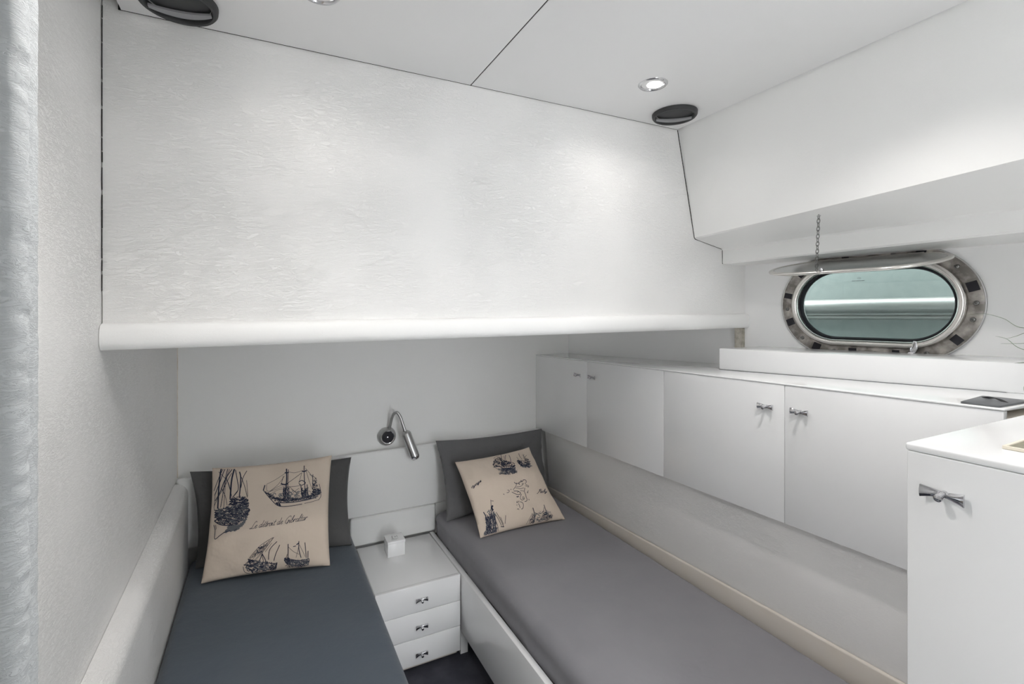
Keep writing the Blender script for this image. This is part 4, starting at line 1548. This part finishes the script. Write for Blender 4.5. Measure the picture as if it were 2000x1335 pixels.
# right printed cushion
cB = Pillow((0.845, 1.955, 0.466), (1.285, 1.950, 0.466), (1.205, 2.165, 0.767), (0.800, 2.150, 0.752), 0.100, 0.045, 0.40, seed=9.4, wr=0.007, asym=0.55)
cushB = cB.mesh('cushion', 'linen')
tag(cushB, 'beige cushion printed with ships and a small island map, on the right bunk', 'cushion', 'printed ship cushions')
QB = ((243, 400), (975, 262), (1362, 1000), (525, 1207))
g = new_print(cB, QB)
for pts, w in (([(663, 338), (665, 400), (668, 470)], .0016), ([(710, 345), (700, 400), (720, 460)], .0014), ([(742, 352), (750, 400), (752, 460)], .0016),
               ([(590, 390), (600, 370), (640, 355)], .0010), ([(585, 440), (600, 400), (655, 370)], .0012), ([(580, 470), (600, 440), (650, 450)], .0022),
               ([(585, 490), (640, 485), (680, 510), (760, 510), (800, 480)], .0030), ([(690, 360), (690, 420), (705, 460)], .0010), ([(600, 500), (640, 530), (680, 550)], .0010)):
    g.stroke(pts, w)
g.fill([(580, 400), (620, 370), (660, 365), (665, 450), (640, 480), (585, 490)], 45, 0.6, 40, .0013)
g.fill([(665, 400), (720, 430), (800, 455), (795, 500), (690, 500), (640, 480)], 60, 0.2, 30, .0018)
g.fill([(650, 510), (800, 500), (800, 545), (660, 550)], 75, 0.0, 34, .0017)
g.fill([(620, 560), (700, 550), (830, 530), (820, 565), (720, 585), (640, 580)], 60, 0.2, 26, .0014)
g.done('ship_print', cushB)
g = new_print(cB, QB)
for pts, w in (([(848, 335), (855, 370), (880, 410)], .0016), ([(820, 380), (850, 430)], .0012), ([(890, 350), (925, 400)], .0014), ([(905, 345), (900, 400)], .0010), ([(938, 355), (905, 395)], .0009),
               ([(860, 420), (900, 430), (960, 410)], .0018), ([(820, 430), (850, 470), (900, 480), (965, 460)], .0022)):
    g.stroke(pts, w)
g.fill([(820, 425), (850, 420), (880, 445), (870, 480), (840, 465)], 45, 0.5, 22, .0018)
g.fill([(880, 440), (970, 425), (975, 470), (940, 495), (860, 500), (850, 480)], 75, 0.0, 26, .0013)
g.fill([(900, 400), (950, 395), (960, 420), (910, 425)], 20, 0.2, 20, .0013)
g.fill([(860, 490), (990, 470), (960, 505), (880, 510)], 26, 0.0, 26, .0012)
g.done('ship_print', cushB)
# pale washes under the inked ships
g = new_print(cB, QB)
g.fill([(600, 520), (690, 505), (800, 500), (815, 560), (720, 580), (640, 575)], 60, 0.0, 34, .0017)
g.done('ship_shading', cushB, 'ink_wash')
g = new_print(cB, QB)
g.fill([(850, 470), (980, 450), (990, 480), (950, 505), (870, 508)], 40, 0.0, 30, .0016)
g.done('ship_shading', cushB, 'ink_wash')
g = new_print(cB, QB)
g.fill([(525, 960), (590, 930), (630, 1000), (690, 1180), (560, 1200), (545, 1080)], 70, 1.3, 44, .0018)
g.done('ship_shading', cushB, 'ink_wash')
g = new_print(cB, QB)
g.fill([(1000, 980), (1160, 930), (1220, 990), (1180, 1040), (1000, 1080)], 40, 0.0, 34, .0013)
g.done('ship_shading', cushB, 'ink_wash')
g = new_print(cA, QA)
g.fill([(605, 1100), (700, 1050), (880, 1080), (870, 1135), (680, 1182)], 60, 0.0, 36, .0018)
g.done('ship_shading', cushA, 'ink_wash')
g = new_print(cA, QA)
g.fill([(950, 1050), (1170, 1040), (1160, 1100), (1000, 1110)], 60, 0.0, 34, .0018)
g.done('ship_shading', cushA, 'ink_wash')
g = new_print(cA, QA)
g.fill([(345, 600), (640, 520), (650, 650), (560, 725), (380, 720)], 120, 0.0, 40, .0022)
g.done('ship_shading', cushA, 'ink_wash')
g = new_print(cA, QA)
g.fill([(800, 450), (1280, 440), (1270, 510), (1000, 550), (900, 545)], 90, 0.0, 40, .0018)
g.done('ship_shading', cushA, 'ink_wash')
# island map
g = new_print(cB, QB, 8, 2.0)
def mp(x, y):      # the map was sketched in a finer frame
    return (616 + x * 0.3075, 565 + y * 0.3075)
for pts, w in (([(640, 440), (610, 500), (540, 600)], .0010), ([(560, 330), (610, 380), (650, 370), (640, 430)], .0013), ([(650, 380), (720, 380), (745, 430), (730, 340), (790, 330), (800, 270), (830, 330), (870, 260), (940, 250), (980, 290), (970, 360)], .0013),
               ([(930, 360), (980, 420), (1060, 460), (1050, 500), (990, 470), (940, 460)], .0011), ([(935, 530), (920, 640), (960, 740), (990, 850), (1020, 920), (1000, 980), (940, 990)], .0012),
               ([(500, 670), (600, 720), (700, 760), (790, 740), (770, 680), (690, 640), (560, 640)], .0012), ([(825, 740), (800, 820), (790, 880), (850, 950), (930, 900), (850, 890)], .0011),
               ([(620, 530), (700, 545), (760, 560), (830, 550), (900, 530)], .0009), ([(650, 490), (740, 490), (820, 460), (880, 380), (820, 410)], .0009), ([(780, 630), (850, 630), (910, 650)], .0009),
               ([(680, 690), (740, 660), (800, 700)], .0009), ([(850, 850), (900, 840), (930, 880)], .0009), ([(790, 1000), (880, 1040), (910, 1130), (890, 1230), (840, 1240)], .0011),
               ([(740, 1060), (780, 1140), (800, 1210)], .0012), ([(700, 970), (680, 1040), (740, 1000)], .0010), ([(750, 960), (760, 1030)], .0009), ([(1060, 620), (1020, 690), (1060, 690)], .0012),
               ([(1075, 910), (1095, 945)], .0014), ([(460, 570), (470, 605)], .0016), ([(350, 610), (410, 620), (400, 680), (330, 700)], .0010), ([(230, 730), (255, 760)], .0014),
               ([(670, 820), (700, 840), (740, 815)], .0020), ([(670, 1120), (710, 1110)], .0009), ([(700, 1260), (740, 1240), (770, 1270)], .0010)):
    g.stroke([mp(*p) for p in pts], w)
g.done('map_print', cushB)
# tall rigging lower left and ships at the lower edge
g = new_print(cB, QB)
def lw(x, y):
    return ((920 + x / 10.526 - 840) * 5.133, (970 + y / 10.526 - 820) * 5.133)
for pts, w in (([(320, 160), (335, 260), (350, 400)], .0012), ([(380, 190), (330, 185)], .0012), ([(370, 280), (355, 330), (390, 380)], .0050), ([(210, 400), (270, 500), (310, 620)], .0026),
               ([(370, 380), (360, 560), (380, 850)], .0030), ([(400, 400), (460, 580), (500, 800)], .0034), ([(430, 440), (520, 560), (600, 680)], .0014), ([(450, 420), (540, 540), (650, 700)], .0014),
               ([(550, 520), (600, 600), (640, 660)], .0012), ([(645, 490), (655, 560), (665, 650)], .0012), ([(590, 700), (660, 705)], .0020), ([(260, 500), (330, 620), (350, 800)], .0022),
               ([(300, 850), (330, 700), (350, 560)], .0014), ([(420, 500), (440, 700), (420, 860)], .0018), ([(460, 560), (530, 700), (560, 800)], .0014)):
    g.stroke([lw(*p) for p in pts], w)
g.fill([lw(*p) for p in ((250, 480), (350, 400), (420, 420), (480, 600), (540, 830), (300, 880), (290, 640))], 120, 1.35, 46, .0016, 0.15, 0.35)
g.done('ship_print', cushB)
g = new_print(cB, QB)
for pts, w in (([(1195, 330), (1240, 440), (1265, 560)], .0026), ([(1190, 440), (1150, 540), (1110, 650)], .0010), ([(1440, 250), (1475, 340), (1500, 400)], .0020), ([(1260, 430), (1330, 450), (1400, 420), (1450, 370)], .0010),
               ([(1440, 300), (1435, 400), (1400, 560)], .0010), ([(1200, 460), (1230, 560), (1240, 640)], .0014), ([(1270, 470), (1260, 560), (1280, 640)], .0016), ([(1460, 400), (1510, 420), (1490, 450), (1440, 430)], .0024),
               ([(1500, 390), (1560, 450), (1640, 430)], .0010), ([(1450, 450), (1400, 530), (1340, 610)], .0012), ([(1540, 450), (1520, 560)], .0016), ([(1600, 440), (1540, 520)], .0012),
               ([(1630, 470), (1645, 540)], .0016), ([(1290, 540), (1360, 560), (1420, 520)], .0009), ([(1180, 540), (1160, 640)], .0010)):
    g.stroke([lw(*p) for p in pts], w)
g.fill([lw(*p) for p in ((1190, 450), (1250, 460), (1290, 630), (1150, 650))], 34, 1.4, 30, .0010)
g.fill([lw(*p) for p in ((1440, 400), (1520, 400), (1640, 450), (1640, 540), (1500, 560), (1420, 540))], 44, -0.6, 26, .0010)
g.done('ship_print', cushB)
g = new_print(cB, QB, 6)
g.text('oyage', (388, 712), (470, 650), 34, .0013, 0.4)
g.done('lettering', cushB)
g = new_print(cB, QB, 6)
g.text('Pachy', (1044, 776), (1160, 752), 40, .0013, 0.5)
g.done('lettering', cushB)

# ------------------------------------------------------------------ grass plant standing just right of the view on the ledge
gp = thing('potted_grass', 'potted plant with long thin arching leaves at the right edge of the view, beside the ledge', 'plant', (1.735, 0.30, 1.2503))
bm = bmesh.new()
PT = Matrix.Translation((1.735, 0.30, 1.2503))
lathe(bm, [(0.0, 0.0), (0.034, 0.0), (0.037, 0.004), (0.043, 0.060), (0.045, 0.066), (0.041, 0.066), (0.038, 0.058), (0.0, 0.056)], 28, PT)
child(build('pot', bm, 'pot', smooth=40), gp)
bm = bmesh.new()
lathe(bm, [(0.0, 0.0585), (0.0375, 0.0575)], 24, PT)
child(build('soil', bm, 'soil'), gp)
def blade(pts, w=0.0062):
    bm = bmesh.new()
    c = catmull([Vector(p) for p in pts], 8)
    n = len(c)
    pv = [Vector(p) for p in c]
    Lr, Rr, Mr = [], [], []
    for i in range(n):
        d = (pv[min(i + 1, n - 1)] - pv[max(i - 1, 0)]).normalized()
        sd = d.cross(Vector((0, 0, 1)))
        if sd.length < 0.2:
            sd = Vector((1, 0, 0))
        sd.normalize()
        t = i / (n - 1)
        ww = w * (0.5 + 0.5 * min(1, t * 6)) * (1 - t) ** 0.5 + 0.0004
        fold = Vector((0, 0, -0.25 * ww))
        Lr.append(bm.verts.new(pv[i] + sd * ww / 2)); Mr.append(bm.verts.new(pv[i] + fold)); Rr.append(bm.verts.new(pv[i] - sd * ww / 2))
    for i in range(n - 1):
        bm.faces.new((Lr[i], Lr[i + 1], Mr[i + 1], Mr[i])); bm.faces.new((Mr[i], Mr[i + 1], Rr[i + 1], Rr[i]))
    o = build('leaf', bm, 'leaf', None, smooth=80, recalc=False)
    return child(o, gp)
P0 = (1.735, 0.30, 1.308)
leaf_tips = [
    [P0, (1.725, 0.350, 1.40), (1.70, 0.42, 1.435), (1.70, 0.498, 1.4145), (1.70, 0.536, 1.4375), (1.70, 0.575, 1.450), (1.70, 0.610, 1.4455)],
    [P0, (1.725, 0.350, 1.37), (1.71, 0.42, 1.41), (1.70, 0.480, 1.408), (1.70, 0.512, 1.393), (1.70, 0.531, 1.385)],
    [P0, (1.72, 0.350, 1.35), (1.71, 0.42, 1.358), (1.70, 0.498, 1.360), (1.70, 0.530, 1.385), (1.70, 0.552, 1.391)],
    [P0, (1.72, 0.350, 1.34), (1.70, 0.43, 1.338), (1.70, 0.497, 1.328), (1.70, 0.540, 1.314), (1.70, 0.560, 1.290), (1.70, 0.572, 1.270)],
    [P0, (1.70, 0.350, 1.33), (1.68, 0.42, 1.33), (1.68, 0.478, 1.300), (1.68, 0.492, 1.268), (1.68, 0.490, 1.252)],
    [P0, (1.73, 0.36, 1.36), (1.72, 0.43, 1.384), (1.72, 0.51, 1.374), (1.71, 0.545, 1.372)],
    [P0, (1.72, 0.30, 1.40), (1.68, 0.29, 1.45), (1.62, 0.28, 1.46), (1.56, 0.27, 1.42)],
    [P0, (1.73, 0.27, 1.40), (1.73, 0.22, 1.44), (1.71, 0.16, 1.43), (1.69, 0.11, 1.39)],
    [P0, (1.71, 0.28, 1.38), (1.64, 0.25, 1.39), (1.58, 0.22, 1.34), (1.55, 0.21, 1.29)],
]
for pts in leaf_tips:
    blade(pts)
